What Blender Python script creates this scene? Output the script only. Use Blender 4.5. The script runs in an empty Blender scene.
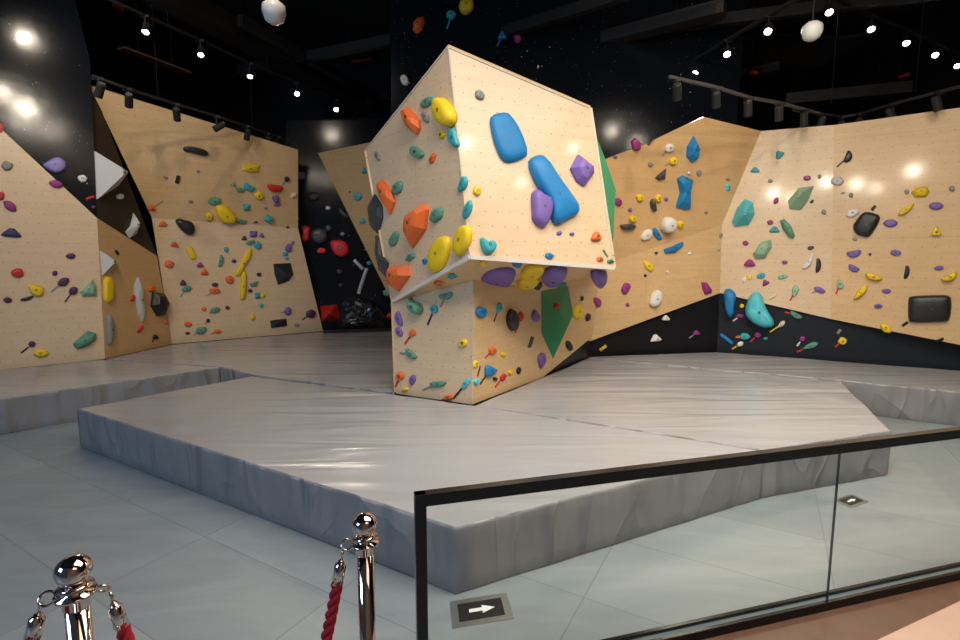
import bpy, bmesh, math, random
from mathutils import Vector, Matrix, noise

# ------------------------------------------------------------------ camera
W, H, F = 960, 640, 500.0
PITCH = math.atan(58 / F)
CAMZ = 1.6
C = bpy.context.scene.collection
cam = bpy.data.cameras.new('camera'); cam.lens = F / W * 36; cam.sensor_width = 36; cam.clip_start = .05
camo = bpy.data.objects.new('camera', cam); C.objects.link(camo)
camo.location = (0, 0, CAMZ); camo.rotation_euler = (math.pi / 2 - PITCH, 0, 0)
bpy.context.scene.camera = camo

# ------------------------------------------------------------------ world, exposure
vs = bpy.context.scene.view_settings
vs.view_transform = 'Standard'; vs.look = 'None'; vs.gamma = 1; vs.use_curve_mapping = False
vs.exposure = 0.0
world = bpy.data.worlds.new('world'); bpy.context.scene.world = world; world.use_nodes = True
world.node_tree.nodes['Background'].inputs[0].default_value = (.55, .72, 1, 1)
world.node_tree.nodes['Background'].inputs[1].default_value = 0.05


def area(name, loc, target, sx, sy, power, col):
    l = bpy.data.lights.new(name, 'AREA'); l.shape = 'RECTANGLE'; l.size = sx; l.size_y = sy; l.energy = power; l.color = col
    o = bpy.data.objects.new(name, l); C.objects.link(o); o.location = loc
    o.rotation_euler = (Vector(target) - Vector(loc)).to_track_quat('-Z', 'Y').to_euler()
    return o


area('shop_front_light', (-5.6, -2.2, 3.6), (-1.2, 3.0, 0), 2.6, 1.6, 185, (.40, .64, 1))
area('warm_fill_light', (2.6, -1.7, 4.6), (2.2, 1.2, 0), 2.6, 1.4, 22, (1, .78, .62))  # added warm fill for the chrome and the visitor side, no lamp modelled
ga = area('mat_fill_light', (1.9, 2.1, 4.5), (1.6, 3.3, 0), 4.4, 2.6, 165, (1, .93, .84)); ga.data.spread = math.radians(125)  # added fill that brightens the mats and floor, no fixture behind it
SPOT_W = 95          # the wall washers
SPOT_C = 74         # the lit heads over the mats
WARM = (1, .86, .68)


# ------------------------------------------------------------------ pixel rays
def ray(px, py):
    u, v = (px - W / 2) / F, (H / 2 - py) / F
    return Vector((u, math.cos(PITCH) + v * math.sin(PITCH), -math.sin(PITCH) + v * math.cos(PITCH)))


CAM = Vector((0, 0, CAMZ))
MAT = 0.345


def V(px, py, Y):
    d = ray(px, py); return CAM + d * (Y / d.y)


def Z(px, py, z=0.0):
    d = ray(px, py); return CAM + d * ((z - CAMZ) / d.z)


def M(px, py): return Z(px, py, MAT)


class Plane:
    def __init__(s, a, b, c=None, push=0):
        if c is None: c = a + Vector((0, 0, 1))
        s.n = (b - a).cross(c - a).normalized(); s.p = a.copy()
        if s.n.dot(CAM - a) < 0: s.n = -s.n
        s.p -= s.n * push

    def __call__(s, px, py):
        d = ray(px, py); return CAM + d * ((s.p - CAM).dot(s.n) / d.dot(s.n))

    def axes(s):
        x = Vector((0, 0, 1)).cross(s.n)
        x = x.normalized() if x.length > .05 else Vector((1, 0, 0))
        return x, s.n.cross(x).normalized(), s.n


# ------------------------------------------------------------------ materials
def new_mat(name):
    m = bpy.data.materials.new(name); m.use_nodes = True
    return m, m.node_tree, m.node_tree.nodes['Principled BSDF']


def plain(name, col, rough=.5, metal=0, bump=0, bscale=200, coat=0, var=0):
    m, t, b = new_mat(name)
    b.inputs['Base Color'].default_value = (*col, 1)
    b.inputs['Roughness'].default_value = rough; b.inputs['Metallic'].default_value = metal
    b.inputs['Coat Weight'].default_value = coat
    if bump or var:
        tc = t.nodes.new('ShaderNodeTexCoord'); n = t.nodes.new('ShaderNodeTexNoise')
        n.inputs['Scale'].default_value = bscale; n.inputs['Detail'].default_value = 4
        t.links.new(tc.outputs['Object'], n.inputs['Vector'])
        if bump:
            bu = t.nodes.new('ShaderNodeBump'); bu.inputs['Strength'].default_value = bump; bu.inputs['Distance'].default_value = .004
            t.links.new(n.outputs['Fac'], bu.inputs['Height']); t.links.new(bu.outputs[0], b.inputs['Normal'])
        if var:
            mx = t.nodes.new('ShaderNodeMix'); mx.data_type = 'RGBA'
            mx.inputs[6].default_value = (*[c * (1 - var) for c in col], 1); mx.inputs[7].default_value = (*[min(1, c * (1 + var)) for c in col], 1)
            t.links.new(n.outputs['Fac'], mx.inputs[0]); t.links.new(mx.outputs[2], b.inputs['Base Color'])
    return m


def nd(t, kind, **kw):
    n = t.nodes.new(kind)
    for k, v in kw.items(): setattr(n, k, v)
    return n


def math_(t, op, a, b=None, c=None):
    n = t.nodes.new('ShaderNodeMath'); n.operation = op
    for i, x in enumerate((a, b, c)):
        if x is None: continue
        if isinstance(x, (int, float)): n.inputs[i].default_value = x
        else: t.links.new(x, n.inputs[i])
    return n.outputs[0]


def mixc(t, fac, a, b):
    n = t.nodes.new('ShaderNodeMix'); n.data_type = 'RGBA'
    for i, x in ((0, fac), (6, a), (7, b)):
        if isinstance(x, (int, float)): n.inputs[i].default_value = x
        elif isinstance(x, tuple): n.inputs[i].default_value = (*x, 1)
        else: t.links.new(x, n.inputs[i])
    return n.outputs[2]


def wood_mat(name, c1, c2, rough=.36, pitch=.118, dot=.0048, dotcol=(.24, .17, .11), coat=.4):
    """birch plywood sheets with a staggered grid of threaded insert holes; UV in metres"""
    m, t, b = new_mat(name)
    uv = nd(t, 'ShaderNodeUVMap'); sep = nd(t, 'ShaderNodeSeparateXYZ'); t.links.new(uv.outputs[0], sep.inputs[0])
    x, y = sep.outputs[0], sep.outputs[1]
    mp = nd(t, 'ShaderNodeMapping'); mp.inputs['Scale'].default_value = (1.1, 9, 1); t.links.new(uv.outputs[0], mp.inputs[0])
    n1 = nd(t, 'ShaderNodeTexNoise'); n1.inputs['Scale'].default_value = 2.2; n1.inputs['Detail'].default_value = 6; n1.inputs['Distortion'].default_value = .6
    t.links.new(mp.outputs[0], n1.inputs['Vector'])
    n2 = nd(t, 'ShaderNodeTexNoise'); n2.inputs['Scale'].default_value = 1.3; n2.inputs['Detail'].default_value = 3
    t.links.new(uv.outputs[0], n2.inputs['Vector'])
    f = math_(t, 'MULTIPLY_ADD', n1.outputs['Fac'], .8, math_(t, 'MULTIPLY', n2.outputs['Fac'], .4))
    f = math_(t, 'SUBTRACT', f, .1)
    col = mixc(t, f, c1, c2)
    # flamed grain flecks
    n3 = nd(t, 'ShaderNodeTexNoise'); n3.inputs['Scale'].default_value = 26; n3.inputs['Detail'].default_value = 2
    t.links.new(mp.outputs[0], n3.inputs['Vector'])
    fl = math_(t, 'MULTIPLY', math_(t, 'GREATER_THAN', n3.outputs['Fac'], .66), .22)
    col = mixc(t, fl, col, tuple(v * .72 for v in c1))
    # sheet joints 1.22 x 2.44
    jx = math_(t, 'LESS_THAN', math_(t, 'ABSOLUTE', math_(t, 'SUBTRACT', math_(t, 'FRACT', math_(t, 'DIVIDE', x, 2.44)), .5)), .0012)
    jy = math_(t, 'LESS_THAN', math_(t, 'ABSOLUTE', math_(t, 'SUBTRACT', math_(t, 'FRACT', math_(t, 'DIVIDE', y, 1.22)), .5)), .0022)
    col = mixc(t, math_(t, 'MULTIPLY', math_(t, 'MAXIMUM', jx, jy), .22), col, tuple(v * .45 for v in c1))
    # holes
    row = math_(t, 'DIVIDE', y, pitch)
    stag = math_(t, 'MULTIPLY', math_(t, 'MODULO', math_(t, 'ABSOLUTE', math_(t, 'FLOOR', row)), 2.0), .5)
    fx = math_(t, 'SUBTRACT', math_(t, 'FRACT', math_(t, 'ADD', math_(t, 'DIVIDE', x, pitch), stag)), .5)
    fy = math_(t, 'SUBTRACT', math_(t, 'FRACT', row), .5)
    d = math_(t, 'SQRT', math_(t, 'ADD', math_(t, 'MULTIPLY', fx, fx), math_(t, 'MULTIPLY', fy, fy)))
    hole = math_(t, 'LESS_THAN', d, dot / pitch)
    ring = math_(t, 'LESS_THAN', d, dot * 1.7 / pitch)
    col = mixc(t, math_(t, 'MULTIPLY', ring, .18), col, (.5, .42, .34))
    col = mixc(t, hole, col, dotcol)
    # rubber scuffs
    n4 = nd(t, 'ShaderNodeTexNoise'); n4.inputs['Scale'].default_value = 3.1; n4.inputs['Detail'].default_value = 7; n4.inputs['Roughness'].default_value = .7
    t.links.new(uv.outputs[0], n4.inputs['Vector'])
    sc = math_(t, 'MULTIPLY', math_(t, 'MAXIMUM', math_(t, 'SUBTRACT', n4.outputs['Fac'], .57), 0.0), 1.1)
    col = mixc(t, sc, col, (.42, .34, .27))
    t.links.new(col, b.inputs['Base Color'])
    b.inputs['Roughness'].default_value = rough
    b.inputs['Coat Weight'].default_value = coat; b.inputs['Coat Roughness'].default_value = .12
    bu = nd(t, 'ShaderNodeBump'); bu.inputs['Strength'].default_value = .12; bu.inputs['Distance'].default_value = .003
    t.links.new(n1.outputs['Fac'], bu.inputs['Height']); t.links.new(bu.outputs[0], b.inputs['Normal'])
    return m


def mural_mat(name, base, stars, rough=.22):
    m, t, b = new_mat(name)
    uv = nd(t, 'ShaderNodeUVMap')
    col = base
    for sc, th, br in ((6, .045, .75), (17, .06, .45)):
        v = nd(t, 'ShaderNodeTexVoronoi'); v.inputs['Scale'].default_value = sc; t.links.new(uv.outputs[0], v.inputs['Vector'])
        n = nd(t, 'ShaderNodeTexNoise'); n.inputs['Scale'].default_value = 1.2; t.links.new(uv.outputs[0], n.inputs['Vector'])
        msk = math_(t, 'MULTIPLY', math_(t, 'LESS_THAN', v.outputs['Distance'], th), math_(t, 'GREATER_THAN', n.outputs['Fac'], .47))
        col = mixc(t, math_(t, 'MULTIPLY', msk, stars), col, (br * .8, br * .9, br))
    t.links.new(col, b.inputs['Base Color']); b.inputs['Roughness'].default_value = rough; b.inputs['Specular IOR Level'].default_value = .28
    n = nd(t, 'ShaderNodeTexNoise'); n.inputs['Scale'].default_value = 6; n.inputs['Detail'].default_value = 4; t.links.new(uv.outputs[0], n.inputs['Vector'])
    bu = nd(t, 'ShaderNodeBump'); bu.inputs['Strength'].default_value = .12; bu.inputs['Distance'].default_value = .01
    t.links.new(n.outputs['Fac'], bu.inputs['Height']); t.links.new(bu.outputs[0], b.inputs['Normal'])
    return m


def vinyl_mat(name, col, rough, strength=.55, skirt=False):
    m, t, b = new_mat(name)
    tc = nd(t, 'ShaderNodeTexCoord')

    def layer(rot, scl, sc, det, dist):
        mp = nd(t, 'ShaderNodeMapping'); mp.inputs['Rotation'].default_value = rot; mp.inputs['Scale'].default_value = scl
        t.links.new(tc.outputs['Object'], mp.inputs[0]); n = nd(t, 'ShaderNodeTexNoise'); n.inputs['Scale'].default_value = sc
        n.inputs['Detail'].default_value = det; n.inputs['Roughness'].default_value = .45; n.inputs['Distortion'].default_value = dist
        t.links.new(mp.outputs[0], n.inputs['Vector']); return n.outputs['Fac']

    def ridge(f, p):
        return math_(t, 'POWER', math_(t, 'SUBTRACT', 1.0, math_(t, 'MINIMUM', math_(t, 'MULTIPLY', math_(t, 'ABSOLUTE', math_(t, 'SUBTRACT', f, .5)), 3.2), 1.0)), p)
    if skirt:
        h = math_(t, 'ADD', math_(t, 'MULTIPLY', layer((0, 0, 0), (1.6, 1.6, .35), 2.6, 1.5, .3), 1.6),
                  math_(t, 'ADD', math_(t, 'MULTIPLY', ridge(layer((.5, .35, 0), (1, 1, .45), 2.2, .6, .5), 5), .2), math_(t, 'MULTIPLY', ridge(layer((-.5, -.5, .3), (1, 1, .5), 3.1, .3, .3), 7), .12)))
    else:
        h = math_(t, 'ADD', math_(t, 'MULTIPLY', layer((0, 0, .18), (.35, 2.6, 1), 1.5, 2, .5), 1.6),
                  math_(t, 'ADD', math_(t, 'MULTIPLY', ridge(layer((0, 0, .1), (.3, 1.7, 1), 1.6, .2, .4), 5), .12), math_(t, 'MULTIPLY', ridge(layer((0, 0, -.5), (.4, 1.5, 1), 1.3, .2, .3), 5), .08)))
    bu = nd(t, 'ShaderNodeBump'); bu.inputs['Strength'].default_value = strength; bu.inputs['Distance'].default_value = .075 if skirt else .03
    t.links.new(h, bu.inputs['Height']); t.links.new(bu.outputs[0], b.inputs['Normal'])
    n3 = nd(t, 'ShaderNodeTexNoise'); n3.inputs['Scale'].default_value = 1.1; n3.inputs['Detail'].default_value = 6
    t.links.new(tc.outputs['Object'], n3.inputs['Vector'])
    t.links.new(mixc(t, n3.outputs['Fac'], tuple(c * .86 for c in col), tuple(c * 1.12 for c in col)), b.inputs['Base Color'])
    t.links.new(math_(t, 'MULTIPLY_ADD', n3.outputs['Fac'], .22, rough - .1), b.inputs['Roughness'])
    b.inputs['Specular IOR Level'].default_value = .6
    return m


def tile_mat():
    m, t, b = new_mat('grey_stone_tile')
    tc = nd(t, 'ShaderNodeTexCoord'); sep = nd(t, 'ShaderNodeSeparateXYZ'); t.links.new(tc.outputs['Object'], sep.inputs[0])
    x, y = sep.outputs[0], sep.outputs[1]
    k = 1 / math.hypot(1, .575)
    a = math_(t, 'ADD', math_(t, 'MULTIPLY', x, k), math_(t, 'MULTIPLY', y, -.575 * k))
    bb = math_(t, 'ADD', math_(t, 'MULTIPLY', x, .575 * k), math_(t, 'MULTIPLY', y, k))
    ta = math_(t, 'DIVIDE', math_(t, 'SUBTRACT', a, .37), 1.05); tb = math_(t, 'DIVIDE', math_(t, 'SUBTRACT', bb, 1.595), .588)
    da = math_(t, 'ABSOLUTE', math_(t, 'SUBTRACT', math_(t, 'FRACT', math_(t, 'ADD', ta, .5)), .5))
    db = math_(t, 'ABSOLUTE', math_(t, 'SUBTRACT', math_(t, 'FRACT', math_(t, 'ADD', tb, .5)), .5))
    g = math_(t, 'MAXIMUM', math_(t, 'LESS_THAN', da, .0032), math_(t, 'LESS_THAN', db, .0052))
    n = nd(t, 'ShaderNodeTexNoise'); n.inputs['Scale'].default_value = 1.3; n.inputs['Detail'].default_value = 9; n.inputs['Roughness'].default_value = .62; n.inputs['Distortion'].default_value = 1.2
    tm = nd(t, 'ShaderNodeMapping'); tm.inputs['Rotation'].default_value = (0, 0, .55); tm.inputs['Scale'].default_value = (.7, 2.2, 1); t.links.new(tc.outputs['Object'], tm.inputs[0])
    t.links.new(tm.outputs[0], n.inputs['Vector'])
    wn = nd(t, 'ShaderNodeTexWhiteNoise'); cmb = nd(t, 'ShaderNodeCombineXYZ')
    t.links.new(math_(t, 'FLOOR', ta), cmb.inputs[0]); t.links.new(math_(t, 'FLOOR', tb), cmb.inputs[1]); t.links.new(cmb.outputs[0], wn.inputs['Vector'])
    f = math_(t, 'ADD', math_(t, 'MULTIPLY', n.outputs['Fac'], .85), math_(t, 'MULTIPLY', wn.outputs['Value'], .16))
    col = mixc(t, f, (.125, .16, .18), (.37, .40, .395))
    col = mixc(t, math_(t, 'MULTIPLY', g, .55), col, (.12, .13, .135))
    t.links.new(col, b.inputs['Base Color'])
    b.inputs['Roughness'].default_value = .42
    bu = nd(t, 'ShaderNodeBump'); bu.inputs['Strength'].default_value = .12; bu.inputs['Distance'].default_value = .004
    t.links.new(n.outputs['Fac'], bu.inputs['Height']); t.links.new(bu.outputs[0], b.inputs['Normal'])
    return m


def glass_mat():
    m, t, b = new_mat('clear_glass')
    t.nodes.remove(b)
    tr = nd(t, 'ShaderNodeBsdfTransparent'); tr.inputs[0].default_value = (.965, .985, .975, 1)
    gl = nd(t, 'ShaderNodeBsdfGlossy'); gl.inputs['Roughness'].default_value = .0
    lw = nd(t, 'ShaderNodeLayerWeight'); lw.inputs['Blend'].default_value = .5; fac = math_(t, 'MULTIPLY_ADD', math_(t, 'POWER', lw.outputs['Facing'], 5.0), .7, .035)
    mx = nd(t, 'ShaderNodeMixShader')
    t.links.new(fac, mx.inputs[0]); t.links.new(tr.outputs[0], mx.inputs[1]); t.links.new(gl.outputs[0], mx.inputs[2])
    t.links.new(mx.outputs[0], t.nodes['Material Output'].inputs[0])
    return m


def emit_mat(name, col, s):
    m, t, b = new_mat(name)
    b.inputs['Base Color'].default_value = (*col, 1); b.inputs['Emission Color'].default_value = (*col, 1); b.inputs['Emission Strength'].default_value = s
    return m


WOOD = wood_mat('birch_plywood', (.58, .36, .165), (.77, .54, .285))
WOODP = wood_mat('birch_plywood_lit', (.63, .44, .26), (.79, .60, .39))  # paler copy of the same plywood, stronger light mostly put into its colour
WOODD = wood_mat('birch_plywood_shaded', (.60, .375, .165), (.74, .48, .235))  # darker copy of the same plywood, weaker light mostly put into its colour
EDGE = plain('plywood_edge', (.62, .52, .40), .5, var=.12, bscale=60)
WHEDGE = plain('pale_trim_paint', (.70, .64, .56), .4, var=.06, bscale=8)
MURAL = mural_mat('starry_black_mural', (.006, .008, .012), .9, .15)
BLACKW = mural_mat('black_wall_paint', (.010, .010, .012), .0, .3)
DARKW = mural_mat('dark_slate_wall_paint', (.016, .020, .025), .0, .3)
BROWNW = mural_mat('shadowed_brown_panel', (.040, .030, .022), .3, .25)  # brown facet panel darkened, its shade put into the colour
WARMW = plain('warm_concourse_wall', (.62, .42, .33), .6)
CEILM = plain('black_ceiling_paint', (.008, .0075, .008), .85, var=.3, bscale=3)
STEEL = plain('black_painted_steel', (.006, .0058, .0055), .7, var=.3, bscale=8)
DUCT = plain('dark_duct_metal', (.016, .014, .012), .55, var=.3, bscale=5)
CLOUD = plain('ceiling_baffle_felt', (.035, .031, .027), .9, var=.15, bscale=4)
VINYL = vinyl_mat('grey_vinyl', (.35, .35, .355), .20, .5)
VINYLS = vinyl_mat('grey_vinyl_slack_shaded', (.25, .242, .24), .33, 1.0, True)  # darker, warmer copy of the vinyl, shade on the sides put into colour
TILE = tile_mat()
GLASS = glass_mat()
GEDGE = plain('glass_edge_green', (.03, .07, .06), .2)
RAILM = plain('satin_black_metal', (.020, .020, .021), .22, .6, var=.2, bscale=20)
CHROME = plain('polished_steel', (.74, .62, .55), .07, 1, bump=.02, bscale=30)  # warm tint puts the coppery reflections into the steel colour
REDROPE = plain('red_velvet_cord', (.42, .008, .028), .85, bump=.8, bscale=500, var=.3)
TAN = plain('tan_wood_floor', (.52, .34, .25), .45, var=.18, bscale=3)
BROWN = plain('brown_sill_wood', (.13, .065, .04), .4, var=.3, bscale=9)
SIGNK = plain('sign_black', (.015, .015, .016), .3)
SIGNW = plain('sign_white', (.85, .87, .86), .5)
WHITEP = plain('white_plastic', (.72, .72, .70), .35, var=.05)
LENS = emit_mat('lit_lamp_lens', (1, .95, .86), 30)
PANEL_OFF = plain('lamp_diffuser_dim', (.16, .11, .08), .5)
REDP = plain('red_pipe_paint', (.45, .03, .03), .4)
BOLT = plain('steel_bolt', (.10, .10, .11), .35, .8)
FOIL = plain('crumpled_black_film', (.018, .018, .020), .22, bump=1, bscale=16)
HC = dict(
    O=('orange', (.80, .15, .025)), Y=('yellow', (.84, .58, .010)), T=('teal', (.04, .38, .42)), G=('green', (.11, .30, .20)),
    P=('dark purple', (.085, .018, .085)), M=('magenta', (.30, .030, .20)), V=('violet', (.19, .11, .38)), N=('navy', (.045, .04, .13)),
    K=('black', (.016, .016, .017)), W=('white', (.78, .76, .72)), E=('grey', (.26, .25, .23)), B=('blue', (.006, .20, .48)),
    R=('red', (.62, .020, .018)), C=('cream', (.72, .62, .42)), D=('charcoal', (.055, .053, .058)), L=('lavender', (.30, .25, .55)),
    S=('pale grey', (.56, .56, .54)), J=('emerald green', (.02, .24, .10)), A=('turquoise', (.09, .54, .62)), I=('pink-red', (.72, .030, .035)),
    U=('sage green', (.29, .50, .34)))
HM = {k: plain(v[0].replace(' ', '_').replace('-', '_') + '_polyurethane', v[1], .5 if k not in 'KD' else .38, bump=.35, bscale=260, var=.07) for k, v in HC.items()}
TAPE = {k: plain(v[0].replace(' ', '_').replace('-', '_') + '_tape', v[1], .6) for k, v in HC.items()}


# ------------------------------------------------------------------ object helpers
def mesh(name, verts, faces, mat, parent=None, smooth=False, origin=None, mtx=None, uvs=None):
    """verts in world space (stored relative to origin / parent)"""
    me = bpy.data.meshes.new(name)
    off = Vector(parent['_o']) if parent is not None and '_o' in parent else Vector((0, 0, 0))
    if mtx is not None: inv = mtx.inverted(); vv = [inv @ Vector(v) for v in verts]
    elif origin is not None: vv = [Vector(v) - Vector(origin) for v in verts]
    else: vv = [Vector(v) - off for v in verts]
    me.from_pydata(vv, [], faces)
    if uvs:
        l = me.uv_layers.new(name='UVMap')
        for p in me.polygons:
            for li in p.loop_indices: l.data[li].uv = uvs[me.loops[li].vertex_index]
    me.materials.append(mat); me.update()
    bm = bmesh.new(); bm.from_mesh(me); bmesh.ops.recalc_face_normals(bm, faces=bm.faces); bm.to_mesh(me); bm.free()
    if smooth:
        for p in me.polygons: p.use_smooth = True
    o = bpy.data.objects.new(name, me); C.objects.link(o)
    if mtx is not None: o.matrix_world = mtx
    elif origin is not None: o.location = origin
    if parent is not None: o.parent = parent
    return o


def empty(name, loc):
    o = bpy.data.objects.new(name, None); C.objects.link(o); o.location = loc; o['_o'] = tuple(loc); o.empty_display_size = .1
    return o


def tag(o, label, cat, group=None):
    o['label'] = label; o['category'] = cat
    if group: o['group'] = group
    return o


def struct(o, label=None):
    o['kind'] = 'structure'
    if label: o['label'] = label
    return o


def prism(name, pts, n, thick, mat, parent=None, struct_=False, uvpl=None, smooth=False, origin=None):
    """polygon pts (facing n) extruded backwards along -n"""
    k = len(pts); v = list(pts) + [p - n * thick for p in pts]
    f = [list(range(k)), list(range(2 * k - 1, k - 1, -1))] + [[i, (i + 1) % k, (i + 1) % k + k, i + k] for i in range(k)]
    uvs = None
    if uvpl: X, Y_, _ = uvpl; uvs = [(p.dot(X), p.dot(Y_)) for p in v]
    o = mesh(name, v, f, mat, parent, smooth, uvs=uvs, origin=origin)
    if struct_: struct(o)
    return o


def box_vf(c, X, Y_, Z_, sx, sy, sz):
    v = [c + X * (i * sx / 2) + Y_ * (j * sy / 2) + Z_ * (k * sz / 2) for i in (-1, 1) for j in (-1, 1) for k in (-1, 1)]
    return v, [[0, 1, 3, 2], [4, 6, 7, 5], [0, 4, 5, 1], [2, 3, 7, 6], [0, 2, 6, 4], [1, 5, 7, 3]]


class MB:
    def __init__(s): s.v = []; s.f = []

    def add(s, v, f):
        o = len(s.v); s.v += v; s.f += [[i + o for i in q] for q in f]; return s

    def box(s, c, sx, sy, sz, X=Vector((1, 0, 0)), Y_=Vector((0, 1, 0)), Z_=Vector((0, 0, 1))): return s.add(*box_vf(Vector(c), X, Y_, Z_, sx, sy, sz))

    def bar(s, a, b, w, h):
        a, b = Vector(a), Vector(b); d = b - a; L = d.length; d.normalize()
        x = d.cross(Vector((0, 0, 1)))
        if x.length < .01: x = Vector((1, 0, 0))
        x.normalize(); return s.add(*box_vf((a + b) / 2, d, x, d.cross(x), L, w, h))

    def tube(s, pts, r, seg=10, caps=True):
        pts = [Vector(p) for p in pts]; rs = r if isinstance(r, (list, tuple)) else [r] * len(pts)
        o = len(s.v); up = None
        for i, p in enumerate(pts):
            d = (pts[min(i + 1, len(pts) - 1)] - pts[max(i - 1, 0)]).normalized()
            if up is None: up = d.orthogonal().normalized()
            up = (up - d * up.dot(d)).normalized(); sd = d.cross(up)
            for j in range(seg):
                a = 2 * math.pi * j / seg; s.v.append(p + (up * math.cos(a) + sd * math.sin(a)) * rs[i])
        for i in range(len(pts) - 1):
            for j in range(seg):
                a, b = o + i * seg + j, o + i * seg + (j + 1) % seg
                s.f.append([a, b, b + seg, a + seg])
        if caps: s.f.append([o + j for j in range(seg)][::-1]); s.f.append([o + (len(pts) - 1) * seg + j for j in range(seg)])
        return s

    def lathe(s, c, prof, seg=32, axis=Vector((0, 0, 1))):
        c = Vector(c); x = axis.orthogonal().normalized(); y = axis.cross(x)
        o = len(s.v)
        for r, z in prof:
            for j in range(seg):
                a = 2 * math.pi * j / seg; s.v.append(c + axis * z + (x * math.cos(a) + y * math.sin(a)) * max(r, .0002))
        for i in range(len(prof) - 1):
            for j in range(seg):
                a, b = o + i * seg + j, o + i * seg + (j + 1) % seg
                s.f.append([a, b, b + seg, a + seg])
        s.f.append([o + j for j in range(seg)][::-1]); s.f.append([o + (len(prof) - 1) * seg + j for j in range(seg)])
        return s

    def torus(s, c, R, r, axis=Vector((0, 0, 1)), seg=20, sub=8):
        c = Vector(c); x = axis.orthogonal().normalized(); y = axis.cross(x); o = len(s.v)
        for i in range(seg):
            a = 2 * math.pi * i / seg; d = x * math.cos(a) + y * math.sin(a)
            for j in range(sub):
                b = 2 * math.pi * j / sub; s.v.append(c + d * (R + r * math.cos(b)) + axis * (r * math.sin(b)))
        for i in range(seg):
            for j in range(sub):
                a, b = i * sub + j, i * sub + (j + 1) % sub; k = ((i + 1) % seg) * sub
                s.f.append([o + a, o + b, o + k + (j + 1) % sub, o + k + j])
        return s

    def out(s, name, mat, parent=None, smooth=False, origin=None): return mesh(name, s.v, s.f, mat, parent, smooth, origin)


# ------------------------------------------------------------------ the planes of the place
pW1 = Plane(M(0, 368), M(105, 358))
kl = V(152, 218, 7.5)
pW3b = Plane(M(172, 343), M(323, 330), kl)
pW3a = Plane(kl, pW3b(298, 228), V(89, 85, 6.6))
pW2 = Plane(pW1(97, 218), M(105, 358), M(172, 343))
pD1 = Plane(pW1(97, 218), pW2(157, 256), pW3a(89, 85) - Vector((0, 0, 0)))
pW4 = Plane(M(323, 330), M(394, 328), push=.03)
pW5 = Plane(V(318, 153, pW4(318, 153).y - .06), V(394, 306, pW4(394, 306).y - .12), V(430, 130, 8.2))
pBB = Plane(V(391, 200, 7.35), V(700, 200, 7.5))
pW7k = Plane(M(590, 355), M(717, 350))
pW8k = Plane(M(717, 350), M(960, 369))
YC = M(717, 350).y
pW8a = Plane(M(717, 350), M(960, 369), push=-.04)
pW8b = Plane(pW8a(834, 125), pW8a(831, 319), V(960, 250, pW8a(960, 250).y - .12))
pW7b = Plane(pW8a(722, 225), pW8a(720, 293), pW7k(600, 300) - pW7k.n * -.06)
pW7a = Plane(pW8a(761, 131), pW7b(722, 225), pW7b(614, 261))
pPL = Plane(M(396, 392), M(472, 403))
pPR = Plane(M(472, 403), M(543, 376))
Lb = pPL(393, 301); Fb = V(470, 257, 3.95); Rb = V(614, 268, 4.6); Ft = V(448, 47, 4.15)
pBF = Plane(Ft, Fb, Rb); Rt = pBF(590, 108)
pBL = Plane(Ft, Fb, Lb); Lt = pBL(366, 150)
Q2 = pPL(473, 280); Q3 = pPR(540, 288); Q4 = pPR(600, 270)
pU = Plane(Fb, Rb, Q3); pUL = Plane(Lb, Fb, Q2)


def wall(name, pl, pts, mat, thick=.04, lab=None):
    o = prism(name, [pl(*p) for p in pts], pl.n, thick, mat, uvpl=pl.axes()); struct(o, lab); return o


wall('wall_left', pW1, [(-260, -113), (0, 128), (97, 218), (105, 359), (0, 370), (-260, 395)], WOODP, .04, 'pale plywood climbing wall with a slanting upper edge')
wall('wall_left_mural', pW1, [(-260, -113), (0, 128), (97, 218), (90, 60), (60, -60), (-260, -240)], MURAL, .04, 'glossy black climbing wall painted with stars')
wall('wall_left_recess', pW2, [(97, 218), (157, 256), (172, 344), (105, 359)], WOODD, .03)
wall('wall_left_facet', pD1, [(89, 70), (92, 85), (157, 256), (97, 218)], BROWNW, .03)
wall('wall_back_left_upper', pW3a, [(89, 85), (298, 150), (298, 228), (152, 218)], WOOD, .05)
wall('wall_back_left_lower', pW3b, [(152, 218), (298, 228), (323, 331), (172, 344)], WOODP, .05)
wall('wall_back_starry', pW4, [(286, 120), (392, 120), (394, 329), (310, 332), (286, 300)], MURAL, .04)
wall('wall_back_middle', pW5, [(318, 153), (440, 128), (440, 320), (401, 320)], WOOD, .05)
wall('wall_back_black', pBB, [(391, -160), (391, 325), (720, 325), (760, -160)], MURAL, .05)
wall('wall_back_right_upper', pW7a, [(594, 164), (646, 144), (650, 147), (655, 140), (704, 117), (761, 131), (722, 225), (614, 261), (592, 268)], WOODD, .04)
wall('wall_back_right_lower', pW7b, [(592, 268), (614, 261), (722, 225), (720, 293), (585, 343)], WOOD, .04)
wall('wall_back_base', pW7k, [(538, 379), (545, 352), (586, 334), (719, 286), (718, 351), (590, 357)], BLACKW, .04)
wall('wall_right_inner', pW8a, [(761, 131), (834, 125), (831, 319), (720, 293), (722, 225)], WOODP, .04)
wall('wall_right', pW8b, [(834, 125), (1160, 80), (1160, 385), (831, 319)], WOOD, .04)
wall('wall_right_base', pW8k, [(716.5, 352), (719, 286), (722, 286), (831, 311), (1160, 377), (1160, 386), (960, 371)], DARKW, .04)

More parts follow.
